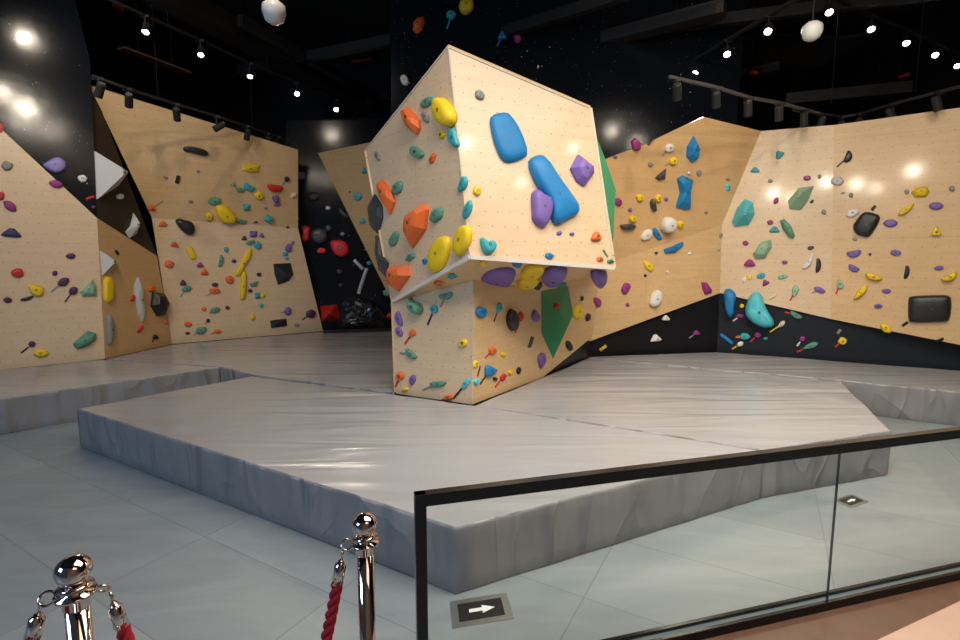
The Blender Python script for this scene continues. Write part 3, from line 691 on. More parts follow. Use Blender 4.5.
# landmarks: panel | colour | style | depth | outline | short name | label
BIG = [
 ('D1','S','v',.28,'92,151 125,174 116,186 95.6,199','white pyramid','large pale pyramid volume on the dark facet beside the starry mural','volume'),
 ('D1','S','v',.10,'133,213 138,223 136,234 129,238 125,232 130,226','white shard','pale angular shard volume at the foot of the dark facet','volume'),
 ('W1','U','f',.09,'80,292 93,278.6 96.7,287 96.7,295.6 82,296','green wedge','faceted green wedge near the edge of the pale slanted-edge wall','hold'),
 ('W1','G','f',.09,'72.6,343.8 87.5,330.6 96.3,333 96.3,339 87.5,346 76.6,349','low green wedge','long faceted green hold near the foot of the pale slanted-edge wall','hold'),
 ('W2','S','v',.12,'100,251 116,263 101.7,275','grey triangle','pale grey triangle volume at the edge of the narrow amber recess','volume'),
 ('W2','E','s',.06,'106,312 111,317 112.5,330 110,342 107,347 105.5,330','grey half-disc','flat grey half-disc low in the narrow amber recess','hold'),
 ('W2','S','f',.06,'137.4,277 142,284.7 141,295.6 139,304 144.4,317.5 142,322 138,315 134,295.6 134,286','twisted white','twisted white ribbon hold in the narrow amber recess','hold'),
 ('W2','K','f',.12,'152,292 162,293.4 167.4,304.4 163,315.3 156.4,316.4 150,305.5','black facet','faceted black hold in the narrow amber recess','hold'),
 ('W3a','K','s',.05,'183,147 188,146 198,147.5 206,150 209,153.5 206,156 200,155 190,152 183,151','black bar','long black bar hold high on the broad plywood wall','hold'),
 ('W3b','K','s',.10,'173.6,220 180.6,218 183,220 191.5,221 195.8,229 192.4,235 186.5,235 179.6,229','black rock','rounded black rock-like hold on the broad plywood wall','hold'),
 ('W3a','Y','s',.12,'214.5,206 219,203.5 226,205.5 233,211.5 236.5,217.5 235,221.5 229,223 222,221.5 217,216','big yellow','big rounded yellow hold in the middle of the broad plywood wall','hold'),
 ('W3a','Y','f',.05,'243,165 252,164.5 260,165 258.5,172 250,172.5 245,171 242,169.5','notched yellow','flat notched yellow hold highest on the broad plywood wall','hold'),
 ('W3b','Y','s',.06,'248,247.5 251.5,249 251,255 243.5,266.5 240,275.5 235,276.5 234.5,272.5 240,265','slanting yellow','long slanting yellow sausage hold on the broad plywood wall','hold'),
 ('W3b','Y','s',.06,'241,270 245.5,271 246,281 244.5,297 242,300.5 239.5,299 240,286','upright yellow','long upright yellow sausage hold on the broad plywood wall','hold'),
 ('W3b','K','v',.12,'273.3,263.8 290.3,263 293,273.9 289,280.6 278,284.7 274.6,275','black block','black five-sided block hold on the broad plywood wall','hold'),
 ('W3b','K','f',.06,'270,320.5 286,318.5 287,325.5 271,328','black brick','black brick-shaped hold near the foot of the broad plywood wall','hold'),
 ('W4','R','v',.30,'320.5,306 337,304.5 341,320 322,321.5','red block','bright red square volume at the foot of the starry corner wall','volume'),
 ('W4','I','s',.16,'329,241 338,239.5 346,241.5 350,249 347,256 340,257.5 333,253','pink ring','pink-red doughnut hold with a dark centre on the starry corner wall','hold'),
 ('W4','I','s',.12,'301.5,226 306,225 311.5,228 309.5,233 310,240 305,242 301.5,240.5 303,233','pink bow','pink-red waisted hold touching the black disc on the starry corner wall','hold'),
 ('W4','D','s',.14,'310,235 313,229.5 320,227.5 326.5,230 328.5,236 326,242.5 319.5,244.5 313,242','black disc','round charcoal disc hold on the starry corner wall','hold'),
 ('BL','D','f',.045,'375.4,194 380,201 382.8,206.6 383.5,218.8 381,228 378.5,234 374,230 370.3,224.9 368.3,208.6 371,201','upper dark lens','pointed charcoal lens hold on the outer edge of the boulder side','hold'),
 ('BL','D','f',.045,'376.4,235 380.5,237 383.5,255.4 389.6,263.5 386.6,277.3 379.5,269.6 375.4,251.3','lower dark lens','long charcoal leaf hold, the lower of two on the boulder edge','hold'),
 ('BL','O','f',.10,'403.8,111 410,108 421,121 421.7,129 418.7,135 408.8,127.5','top orange','orange half-moon hold highest on the boulder side','hold'),
 ('BL','Y','s',.10,'438,102 441,98.5 446,98.5 452,103.5 457,113 457.5,122 453,127.5 447,127.5 441.5,121 438,112','top yellow','big rounded yellow hold near the top corner of the boulder side','hold'),
 ('BL','O','f',.08,'378.5,183 383.5,180 393.7,192.4 396.3,202.5 391.7,214.7 383.5,200.5','long orange','long orange leaf hold near the outer edge of the boulder side','hold'),
 ('BL','O','f',.12,'411,213.7 426.2,204 429.7,209.6 427,229 414,247.8 408.3,235 409,225','big orange','large faceted orange hold in the middle of the boulder side','hold'),
 ('BL','Y','s',.055,'445,235.5 450,237 451.5,245 449.5,257 444,268.5 437,273.5 431,270.5 429.8,259 432,249 437,240','lower yellow','large oval yellow hold low on the boulder side, the wider of two','hold'),
 ('BL','Y','s',.055,'466,225 471,226 472.3,233 471,244 466,253 460.5,257 455.5,253 455,245 457,236 461,228','corner yellow','large oval yellow hold beside the front corner of the boulder side','hold'),
 ('BL','O','f',.11,'393.7,265.5 409,265 411,275.7 399.8,291 391.7,284.8 391.7,271.6','low orange','blocky orange hold lowest on the boulder side','hold'),
 ('BF','B','s',.06,'488.8,119 494.4,113.8 505.3,112.8 510,117 519.4,131.6 528,155 519.4,160.6 507,163.8 499,158 492,138','blue slab','large blue slab hold highest on the boulder front','hold'),
 ('BF','B','s',.09,'526.3,162.8 533.4,156 542,155.6 557,180 576,205 577.5,214.4 568,219 563,222 557,225.3 550.6,222 549,205 535,186','long blue','long lumpy blue hold running down the boulder front','hold'),
 ('BF','V','s',.08,'530.3,194 535,189.4 542,195.6 550.6,198.8 550,211 546,225.3 541.3,228.4 531.9,222 531.3,211','violet lump','violet lobed hold pressed against the long blue one on the boulder front','hold'),
 ('BF','V','f',.08,'569.4,169 577,155 592.8,167.5 592.8,173.8 583.4,187 575.6,181.6','violet diamond','violet diamond hold by the far edge of the boulder front','hold'),
 ('BF','T','s',.06,'479.5,237 484,241 487,243 490.5,240 495,244 494.5,250 489.5,254.5 483,253 480,246','teal hook','curled teal hook hold low by the front corner of the boulder front','hold'),
 ('U','V','s',.09,'473,274 482,267.5 497,265 517,265.5 515,275 508,282.5 497,283 484,280','underside violet','largest violet hold hanging from the boulder underside','hold'),
 ('U','Y','s',.07,'518,269 527,264 546,263 543,270 536,275 522,275','underside yellow','upper yellow hold on the boulder underside','hold'),
 ('U','Y','s',.07,'516,277 525,275 541,276 536,283 526,286 517,283','lower underside yellow','lower yellow hold on the boulder underside','hold'),
 ('U','V','s',.09,'542,268 553,265 568,266 566,272 560,279 550,282 543,279 540,273','knobbly violet','knobbly pale violet hold in the middle of the boulder underside','hold'),
 ('U','V','s',.08,'588,269 608,270 606.5,280 600,284 594,280','end violet','violet hold at the far end of the boulder underside','hold'),
 ('PL','G','s',.10,'411,296 414,301 421,303 424,309 422,314.5 415,313 410.5,306','pillar green','green hooked hold at the top of the narrow pillar face','hold'),
 ('PR','J','v',.03,'541,291 568,286 573,315 553,358.5 541.5,333','green blade','large emerald green kite-shaped volume on the wide pillar face','volume'),
 ('PR','K','s',.07,'508,309 512,309 516,317 515,327 512,332 507.5,328 505,319','tall black','tall oval black hold on the wide pillar face','hold'),
 ('W7a','B','f',.10,'692.8,136 698.4,149.4 697,158.8 691.3,162.5 686,157 686.6,146.6','blue leaf','blue leaf-shaped hold high on the peaked plywood wall','hold'),
 ('W7a','B','f',.09,'676.6,178.4 682,175.3 692,179.8 689.4,190.6 689.4,209.4 683.8,209.4 675.3,207 679.6,192.5','blue waisted','bright blue waisted slab hold in the middle of the peaked plywood wall','hold'),
 ('W7a','D','f',.06,'654.7,177.5 665.6,168.5 664.6,179 658.4,180.3','charcoal triangle','charcoal triangular hold high on the peaked plywood wall','hold'),
 ('W7a','D','s',.06,'649,202 653,197.5 654.5,204 655.5,212.5 651,209.5','charcoal claw','charcoal claw hold beside small yellow ones on the peaked wall','hold'),
 ('W7a','D','s',.06,'619,225.5 623,224 634,224 635.5,227 631,229.5 622,229.5','dark bar','short dark bar hold close to the boulder on the peaked wall','hold'),
 ('W7a','W','s',.12,'661,221 664,217 670,216.5 674,220.5 674,227 670,232 663,232.5 659.5,228','big white','large white round hold beside the small blue claw on the peaked wall','hold'),
 ('W7b','B','f',.08,'663.3,249.4 682,241.7 683,245 674.3,252.7 664.4,253.3','blue sliver','flat blue sliver hold below the large white round one','hold'),
 ('W7b','W','s',.08,'648,300.8 653.4,290 660,290 661,299.7 655.6,307.4 649,306.3','low white','cream-white teardrop hold low on the peaked wall above the black base','hold'),
 ('W7b','M','f',.06,'701,282 706,282.5 711.5,290 711,293 704.5,294.5 702,289','purple fang','purple fang-shaped hold at the low corner of the peaked wall','hold'),
 ('W8a','A','v',.22,'732,222 737.3,207.7 745,199 753,202.4 754.8,214 749,224.6 734.7,226.7','turquoise boulder','large turquoise faceted hold where the peaked and bright walls meet','hold'),
 ('W8k','B','s',.14,'723.8,289 731,287.8 737.4,294.5 733.9,306.7 735,313.5 729.8,319 725.7,312 723.8,301','corner blue','large blue kidney hold in the corner at the top of the dark base','hold'),
 ('W8k','A','s',.24,'744.7,306.7 751.5,291.8 761,291.8 765,306.7 774.5,320.3 773.7,327 761,327.5 746,317.6','turquoise nose','large turquoise nose-shaped hold crossing onto the dark base wall','hold'),
 ('W8a','U','v',.18,'788,201 798.5,188 814,186 807.7,201 801,210 789.4,209','sage volume','large sage green faceted hold high on the bright plywood wall','hold'),
 ('W8a','G','f',.10,'780,220.5 784,219 791,226 795,236 793,239 788,236.5 782,228','green bean','long green bean hold below the large sage one on the bright wall','hold'),
 ('W8a','U','f',.12,'752.8,253.9 761,241.7 771,239.5 771.8,247 765,258 755.6,258.5','middle green','faceted sage green hold left of the white claw on the bright wall','hold'),
 ('W8a','W','s',.05,'812.5,251 813.5,257 811,265 806,269 800.5,269 806,262 810,257','white claw','long white claw hold on the bright plywood wall','hold'),
 ('W8b','K','s',.08,'852,227 857,219 863.6,211.6 872,212.5 880.6,215.5 879,223 874,231 869,237.6 862,236.5 856,234.5','black pad','tilted black square pad hold high on the bright plywood wall','hold'),
 ('W8b','K','s',.08,'908,299 910,296 930,295 948,295 951,298 951.5,306 950,318 947,321.5 930,322 911,322.5 908,320','low black pad','large black rounded rectangle pad low on the bright plywood wall','hold'),
 ('W8b','Y','f',.08,'911,192 916,187.5 927,186.5 930,191.5 926,197 915,197.5','yellow wedge','flat-topped yellow wedge hold high on the bright plywood wall','hold'),
 ('W8b','Y','s',.07,'897.5,214 901,209 909,205 914.5,203 912,209 905,214.5 899,216','yellow banana','slanting yellow banana hold beside the yellow wedge','hold'),
 ('W8b','Y','s',.07,'853,298 858,290 865,283.5 868,286 866.5,291.5 860,297 855,300','slanting yellow pod','slanting yellow pod hold low on the bright plywood wall','hold'),
 ('W8b','Y','s',.07,'865,272 871,273 881,276.5 883,279 879,281 872,280 866,277.5','flat yellow bean','flat yellow bean hold above the slanting yellow pod','hold'),
 ('W8b','Y','s',.07,'939,279 947,276 955,270 957,274.5 953,280 945,282','yellow smile','curved yellow hold at the far end of the bright plywood wall','hold'),
 ('BB','O','f',.08,'413,23 417.5,18 424,17 425,22 422,31 417,34.5 413,31','hanging red leaf','red leaf-shaped hold high on the black back wall with a thin tail','hold'),
 ('BB','Y','s',.10,'458.5,6 462,-1 470,-2 474,3 473,11 466,16 460,13','high yellow','yellow spoon-shaped hold highest on the black back wall','hold'),
]
# small holds: panel x y w h angle kind colour [tape end x y colour]
SMALL = '''
W1 1 128 5 10 0 e R|W1 7 166 12 9 0 e E|W1 1 196 8 8 0 e R|W1 10 206 16 9 -35 l M|W1 11.5 233.5 21 10 -5 t N|W1 56 184 15 8 -10 l M|B1 55 165.5 24 17 0 d L
B1 82.5 178.7 10 8 0 e W|D1 119.5 196.5 7 6 0 e W|D1 93 207 3 3 0 e M|B1 90 198 9 3 20 r R
W1 70.7 256 10 6 0 l P|W1 17.5 272.7 13 9 0 e R|W1 54.7 273.3 6 5 0 e P|W1 63.4 281.8 13 8 25 l P 51 292 E|W1 73.3 290.6 10 8 25 l P 65 302 P|W1 36.8 290 16 11 -20 e Y|W1 7.7 300 9 6 0 l P
W1 27 298.5 14 4 15 b K|W1 32 344 7 6 0 e P 21 353 K|W1 41 353 16 8 0 l Y|W2 107.5 289.5 27 9 90 w Y|W2 116.6 252.5 6 3 -60 e K|W2 151.4 288.6 7 6 0 e O|W2 166 322 4 4 0 e O|W2 155 337 6 5 0 t K 152 342 K
W2 132.6 298 7 3 60 r R|W2 140 329 9 3 55 r R
W3a 152 208 9 6 0 t O 163 201 E|W3b 163 224 9 6 0 t O|W3b 174.6 245 9 6 -10 t O|W3b 169 264 9 8 -20 e O|W3a 165.3 177.5 5 3 0 e E|W3a 197.8 171 4 3 0 e E|W3a 177.6 179.5 8 4 75 r K
W3a 274.6 187.4 16 8 -8 b R|W3a 286.6 179 5 6 0 e K 282 185 E|W4 301 176 9 8 0 e V|W3a 240 189.4 10 5 -10 b G|W3a 248.8 187 13 7 -25 b T|W3a 258.7 195.3 9 8 -30 e Y|W3a 275.5 198.3 7 8 0 b V|W3a 277 204 7 4 20 e V
W3a 233.4 184 5 4 0 t E|W3a 246.3 206.8 7 6 0 r T|W3a 214.2 201.2 13 7 12 e G|W3a 208.7 216.3 8 8 0 e Y|W3a 241 221 12 5 -8 b G|W3b 255.4 222 6 4 0 t P|W3a 268.6 218.7 8 7 -30 r T|W3a 190.5 201.2 5 3 0 e E|W3a 265.7 208 4 2 15 e E
W3a 293.4 195.3 6 4 15 r C|W3b 287.4 227 4 3 0 e M|W3b 253.2 233.9 7 6 0 r V|W3b 261.5 235.3 5 5 0 t V|W3b 244.3 238.5 6 5 0 t P|W3b 250.2 242.4 9 5 20 b G|W3b 257.4 245.2 7 8 0 e T|W3b 225.9 249.5 5 5 0 e T
W3b 191 253 14 7 -65 w Y|W3b 200 265 7 6 0 t M|W3b 204.5 272.5 8 7 0 t O|W3b 220.7 261 13 5 80 b G|W3b 234 261 5 4 0 e P|W3b 229.4 279.3 8 8 0 e O|W3b 259 274.4 5 4 0 e P|W3b 288.4 248 8 7 80 e V|W3b 292.5 243 5 3 60 e V
W3b 285 254 5 4 0 r T|W3b 287 258.5 4 3 0 e T|W3b 183 283 7 6 0 t P|W3b 186.6 288.8 10 6 15 e G 180 297 E|W3b 215 284.7 7 4 0 l P|W3b 214.5 290.6 11 6 0 e O 207 296 E|W3b 253.8 283.9 9 5 20 b G|W3b 250 290.7 5 4 0 e P
W3b 257.3 295.5 5 6 0 r T|W3b 262 295.5 5 5 0 e Y|W3b 261.3 305.3 4 4 0 e T|W4 306.6 279.8 6 7 0 e T|W4 302 301 10 9 0 e V 294 306 V|W3b 287.6 311 7 8 0 e V 281 313 E|W3b 310.6 313.7 10 8 25 e P 302 320 K
W3b 296.5 325 5 4 0 e E|W3b 203.6 309 6 4 0 e O|W3b 215 309.9 10 6 20 e G 209 314 G|W3b 227.5 307.7 5 4 0 e P|W3b 252.4 317 5 6 0 e Y|W3b 187.7 324 8 5 0 e O|W3b 208 320.4 4 4 0 e K 205 324 E
W3b 201 330 11 7 15 e G 194 335 E|W3b 187.7 333 5 3 0 e P|W3b 217.7 331.3 8 4 0 e O 211 334 E|W3b 189.5 248.7 6 3 10 e Y
W4 314 196.7 13 9 15 e D|W4 328 207.8 5 4 0 e W|W4 328.5 228.4 7 6 0 e D|W4 342.5 234 5 4 0 e E|W4 321.5 250.8 10 6 5 e I|W4 343 213 13 4 -45 b D|W4 339.6 271.7 6 5 0 e D|W4 340.5 285 4 4 0 e D|W4 366 249.5 5 2 0 t T|W4 369 263 5 4 0 e T
W4 358.5 264.5 13 3.4 -45 r S|W4 362.5 281 27 3.4 72 r S|W4 389.5 316 8 6 0 t I
W5 358.5 196 8 8 0 e A|W5 363 220.8 6 6 0 t A|W5 364.6 171 5 7 0 t T|W5 350 192 2 2 0 e V|W5 388.6 292.6 11 9 0 f U
BL 428 102.5 16 8 35 e G|BL 426 117 12 7 -65 e E|BL 442.5 135 8 7 0 e Y|BL 454.5 138 20 10 -75 b T|BL 418 152.5 15 10 -40 e G|BL 433 158.8 14 7 65 f O|BL 378 155.8 10 5 -65 e E|BL 398.4 187.9 14 9 60 e G|BL 463.4 184.2 17 8 70 b T
BL 467.9 210 20 7 72 e T|BL 437.4 215 17 11 55 e G|BL 394.7 239 17 8 68 e G|BL 411 257.4 13 7 35 f G|BL 425.2 261.5 8 5 80 f B
UL 452 275.7 10 6 -5 f T|UL 438.8 282.8 9 5 -5 e O
PL 446.5 295.7 14 8 15 b G 440.5 307 E|PL 434.5 309 8 9 0 e T 427.7 325 K|PL 399.5 318.6 16 7 -75 b V|PL 399.5 331.9 10 6 -60 e V|PL 412.8 333 7 7 0 e O 405 344 R|PL 411.5 354 14 7 -40 b G 400 353 E
PL 463.6 342.6 9 8 0 e Y|PL 400.5 376 8 8 0 e O 395.5 387 R|PL 413 379.5 11 6 80 e V|PL 406 389 6 4 0 e Y|PL 438.5 383.4 17 7 5 b G 423 390 E|PL 466 383.4 13 6 60 e A 454 398 K|PL 448.7 397.3 12 6 15 e O 442 400 R
PR 479.5 312 12 11 0 e B 474.4 327 K|PR 498.3 307.8 10 6 80 e T 493.5 321.5 K|PR 519.8 316.5 10 6 75 e R 515 333 R|PR 534.7 315.8 13 8 -80 d V|PR 491.8 350.7 8 7 0 e O 485 358 R|PR 502.6 354 5 5 0 e Y
PR 474.6 364 8 5 70 e Y|PR 488.8 370.8 13 11 30 t B 480 384 K|PR 475.8 381.6 7 5 80 e A 480 366 K|PR 494.6 378.8 4 4 0 e K|PR 502.6 377.2 8 5 60 e R 495 387 R|PR 510 372 6 5 60 e Y|PR 518.4 370.4 7 4 80 e K|PR 540.9 360.5 16 8 85 d V
PR 554 306 7 6 0 t R|PR 577 311.7 15 8 80 e Y|PR 587.4 317.4 8 5 80 e K|PR 581.6 298.6 5 2.5 80 e K|PR 568.6 346 11 6 -70 e K|PR 530.5 342 12 2.5 72 r K|U 536.5 287 15 6 35 b K|U 517 264.5 12 6 -10 f B|UL 483 262.5 7 5 0 e Y
U 529 276 8 4 -10 e O|U 561 284.5 12 4 5 e J
BF 479.4 95.6 11 8 -50 e E|BF 476.6 191 9 8 -70 e Y|BF 559 233 7 5 20 f V|BF 571.6 234 5 4 0 f V|BF 595.3 237 10 10 0 t O|BF 599.7 259.7 8 6 0 f O|BF 610 261.5 8 5 0 f J 603 250 J|BF 549 256 9 6 -10 e B
BB 451 15.6 10 9 0 e T 447 29 T|BB 404.5 80.7 12 8 -60 e W|BB 502 36.7 9 9 0 t B 497 46 B|BB 517 37 15 8 -80 f M|BB 538 67 4 2 80 e W|BB 451 42 2 2 0 e R|BB 409 83 3 2 0 e E
W7a 635.6 145 13 9 -80 e M|W7a 615 157 4 3 0 e V|W7a 668.8 148 9 8 30 e W 662 156 E|W7a 672.5 161 8 8 0 e Y 665 166 E|W7a 650 164.4 5 5 0 e E|W7a 698.4 173 6 5 80 e E|W7a 689 173 4 3 80 e W|W7a 727.8 187 9 5 80 f A|W7a 727.8 179 4 3 0 e E
W7a 639.7 197.8 8 7 0 e Y|W7a 658 198.5 8 6 80 e Y|W7a 666 199 4 4 0 e V|W7a 617.8 202 7 8 0 e M|W7a 629.8 210 4 4 0 e V|W7a 632.8 218.8 8 7 0 e Y|W7a 680 224.6 10 8 -50 f Y|W7a 706 212 4 3 40 e E|W7a 645.8 235 13 8 45 e W
W7a 656.7 234 14 6 -60 b B|W7b 720.6 235.6 5 3 70 e E|W7b 656 253 3 3 0 e K|W7b 648 266 13 7 -50 e Y|W7b 689.6 253.8 4 4 0 t W|W7b 645 275.6 3 3 0 e K|W7b 667 271.7 3 3 0 e W|W7b 625.4 288.3 12 8 65 e M|PR 597 302 11 6 -60 e M
W7b 627.4 304.7 4 4 0 t M|W7b 718.5 249.5 4 3 0 e U
W7k 665.5 318.3 8 6 0 t W|W7k 655.6 338.7 11 8 10 t W|W7k 696 333 7 5 0 t M 689 338 E|W7k 603 348 8 3 35 r Y
W8a 779.5 154.8 10 8 40 t T|W8a 755 170.4 10 6 0 t T|W8a 770.4 181 5 4 0 e E|W8a 806.9 178 8 5 0 e M|W8a 819.4 176.4 4 5 0 e E|W8a 776 201 7 5 70 e M|W8a 770 222.5 6 5 0 e M|W8a 774.6 230 11 7 0 t T|W8a 812 201.7 5 3 50 e K
W8a 823.8 212 5 5 0 e E|W8b 848 157 13 8 70 b K 837 167 K|W8b 837.6 181 13 9 0 e S|W8b 852.7 213 14 8 20 e W|W8b 851 195.4 5 5 0 e E|W8b 843 193 5 2 10 e E|W8b 873.5 208 6 3 50 r K|W8b 890.5 223.3 15 8 0 l V|W8b 936 206 15 8 0 l V
W8b 936 232.4 11 10 0 t Y|W8b 906.6 192 5 5 0 e E|W8b 952 188.6 6 6 0 e E|W8a 745.5 243 6 5 0 e M|W8a 749.6 263.4 12 8 0 t M|W8a 784.6 262.3 6 4 0 e M|W8a 810.6 248 7 4 15 e P|W8a 818 265.5 15 6 85 b K
W8a 761 275.6 9 6 10 e T|W8a 750 277.5 5 5 0 e Y|W8a 744 280 7 4 70 t W|W8a 765.6 283 8 6 30 t M|W8a 782.7 276.4 11 5 10 e U|W8a 795 291 13 7 80 d U 790 301 R|W8a 772.6 297 9 2.5 30 r C
W8b 854 253.3 15 8 10 b V|W8b 853.7 268 12 7 -25 b V|W8b 839.8 284 11 7 -70 d U 836 294 R|W8a 819.8 290 12 6 -25 e V 812 293 E|W8b 895.7 253 11 6 -8 e V|W8b 870.2 254.4 3 3 0 e K|W8b 886.4 291 10 5 0 l V|W8b 878.3 306 9 5 0 l V
W8b 906.5 272.3 14 6 80 b K|W8b 939 268 10 5 5 l V|W8b 885.6 328 13 8 -40 e Y|W8b 940 340 8 3 20 r K|W8b 905 324 7 3 35 r K|W8b 855 239 5 4 0 e E
W8k 742 306 5 5 0 e Y|W8k 740 316 8 4 0 l M 733 321 C|W8k 726.6 339 17 4 -38 w B|W8k 744.7 336.5 11 7 0 e T|W8k 740 344 7 5 20 e W 732 349 Y|W8k 738 337 6 3 10 e O|W8k 757.5 335 7 6 0 e M 750 342 R|W8k 765.6 338.4 5 3 10 e T
W8k 781.3 324.3 10 5 40 d C 770 332 Y|W8k 796 315 14 6 -30 b G 785 312 R|W8k 802.4 339 6 6 0 e M 797 346 W|W8k 810 346 17 6 20 d G 797 352 R|W8k 842.3 341 9 8 0 e Y 835 347 R|W8k 839 331.7 6 3 50 r E
'''
CNAME = {k: v[0] for k, v in HC.items()}; CNAME['I'] = 'red'; CNAME['O'] = 'orange'
SH = dict(e='rounded', l='almond-shaped', d='teardrop', b='bean-shaped', t='triangular', r='strip-like', w='sausage-shaped', f='faceted')
rng = random.Random(5)


def outline_small(kind, w, h, ang, seed):
    r = random.Random(seed); n = 14 if max(w, h) > 5 else 9
    pts = []
    if kind == 'f':
        k = r.choice((5, 6)); a0 = r.random() * 6
        pts = [(math.cos(a0 + 2 * math.pi * i / k) * w / 2 * r.uniform(.85, 1.1), math.sin(a0 + 2 * math.pi * i / k) * h / 2 * r.uniform(.85, 1.1)) for i in range(k)]
    elif kind == 'r':
        pts = [(-w / 2, -h / 2), (w / 2, -h / 2), (w / 2, h / 2), (-w / 2, h / 2)]
    else:
        for i in range(n):
            t = 2 * math.pi * i / n; c, s = math.cos(t), math.sin(t)
            if kind == 't': q = 1 / max(.001, max(math.cos(t - math.pi / 2 + 2 * math.pi * k / 3 + math.pi) for k in range(3))); q = min(q, 1.55) * .74; x, y = c * q * w / 2, s * q * h / 2
            elif kind == 'l': x, y = c * w / 2, s * abs(s) ** .35 * h / 2
            elif kind == 'd': x, y = c * w / 2, s * h / 2 * (1 - .62 * max(0, -c) ** .8)
            elif kind == 'b': x, y = c * w / 2, s * h / 2 * (.85 + .15 * abs(c)) - (1 - c * c) * h * .22 + h * .12
            elif kind == 'w': x, y = math.copysign(abs(c) ** .55, c) * w / 2, math.copysign(abs(s) ** .8, s) * h / 2
            else:
                k = 1 + .09 * math.sin(2 * t + r.random() * 6) + r.uniform(-.05, .05); x, y = c * w / 2 * k, s * h / 2 * k
            pts.append((x, y))
    a = math.radians(ang); ca, sa = math.cos(a), math.sin(a)
    return [(x * ca - y * sa, -(x * sa + y * ca)) for x, y in pts]


def smooth_closed(p, it=2):
    for _ in range(it):
        q = []
        for i in range(len(p)):
            a, b = p[i], p[(i + 1) % len(p)]
            q.append((a[0] * .75 + b[0] * .25, a[1] * .75 + b[1] * .25)); q.append((a[0] * .25 + b[0] * .75, a[1] * .25 + b[1] * .75))
        p = q
    return p


def build_hold(pname, pts, col, style, depth, nm, seed, bolt=True, br=.014, tape=None, topshift=(0, 0)):
    pl = PL[pname][0]; X, Y_, N = pl.axes(); r = random.Random(seed)
    if style == 's': pts = smooth_closed(pts, 1 if len(pts) >= 9 else 2)
    wp = [pl(*p) for p in pts]
    c = sum(wp, Vector()) / len(wp)
    mtx = Matrix((X, Y_, N)).transposed().to_4x4(); mtx.translation = c
    loc = [((p - c).dot(X), (p - c).dot(Y_)) for p in wp]
    n = len(loc); v = []; f = []
    if style == 's':
        prof = [(1, -.004), (1.0, .22), (.97, .50), (.90, .74), (.77, .90), (.52, .98), (.22, 1.0)]
        for s, hz in prof:
            for x, y in loc:
                bump_ = 1 + .07 * noise.noise(Vector((x * 9 + seed, y * 9, s * 2)))
                v.append((x * s + topshift[0] * (1 - s), y * s + topshift[1] * (1 - s), (hz if hz < 0 else hz * depth * (bump_ if s < .97 else 1))))
        rings = len(prof)
    else:
        if style == 'v': prof = [(1, -.004), (1, .12), (.16, 1.0)]
        else: prof = [(1, -.004), (.98, .30), (.62, .85), (.30, 1.0)]
        sx = r.uniform(-.18, .18); sy = r.uniform(-.05, .25)
        w_ = max(abs(x) for x, y in loc); h_ = max(abs(y) for x, y in loc)
        for s, hz in prof:
            for x, y in loc: v.append((x * s + sx * w_ * (1 - s), y * s + sy * h_ * (1 - s), hz if hz < 0 else hz * depth))
        rings = len(prof)
    for k in range(rings - 1):
        for j in range(n): a, b = k * n + j, k * n + (j + 1) % n; f.append([a, b, b + n, a + n])
    f.append([(rings - 1) * n + j for j in range(n)])
    f.append([j for j in range(n)][::-1])
    me = bpy.data.meshes.new(nm); me.from_pydata(v, [], f); me.materials.append(HM[col]); me.update()
    bm = bmesh.new(); bm.from_mesh(me); bmesh.ops.recalc_face_normals(bm, faces=bm.faces); bm.to_mesh(me); bm.free()
    if style == 's':
        for p in me.polygons: p.use_smooth = True
    o = bpy.data.objects.new(nm, me); C.objects.link(o); o.matrix_world = mtx
    tx, ty = v[(rings - 1) * n][0], v[(rings - 1) * n][1]
    cx = sum(v[(rings - 1) * n + j][0] for j in range(n)) / n; cy = sum(v[(rings - 1) * n + j][1] for j in range(n)) / n
    if bolt:
        bb = MB().lathe((0, 0, 0), [(br, depth * .8), (br, depth * 1.03), (br * .6, depth * 1.03), (br * .55, depth * .98), (br * .1, depth * .98)], 10)
        bv = [Vector((q.x + cx, q.y + cy, q.z)) for q in bb.v]
        mb = bpy.data.meshes.new('bolt'); mb.from_pydata(bv, [], bb.f); mb.materials.append(BOLT); ob = bpy.data.objects.new('bolt', mb); C.objects.link(ob); ob.parent = o
    if tape:
        a = Vector((0, 0, 0)); e = pl(tape[0], tape[1]); b = Vector(((e - c).dot(X), (e - c).dot(Y_), 0))
        d = (b - a); L = d.length; d.normalize(); sd = Vector((-d.y, d.x, 0)); wd = .010
        st = min(L * .4, .05); q = []
        for hh in (.0015, .006):
            for t_, s_ in ((st, -1), (L, -1), (L, 1), (st, 1)): q.append(d * t_ + sd * (wd * s_ * (1 if t_ > st else .8)) + Vector((0, 0, hh)))
        mt = bpy.data.meshes.new('route_tape'); mt.from_pydata(q, [], [[0, 1, 2, 3], [4, 5, 6, 7], [0, 1, 5, 4], [1, 2, 6, 5], [2, 3, 7, 6], [3, 0, 4, 7]]); mt.materials.append(TAPE[tape[2]])
        ot = bpy.data.objects.new('route_tape', mt); C.objects.link(ot); ot.parent = o
        if tape[2] != col: ot['label'] = CNAME[tape[2]] + ' tape strip'
    return o


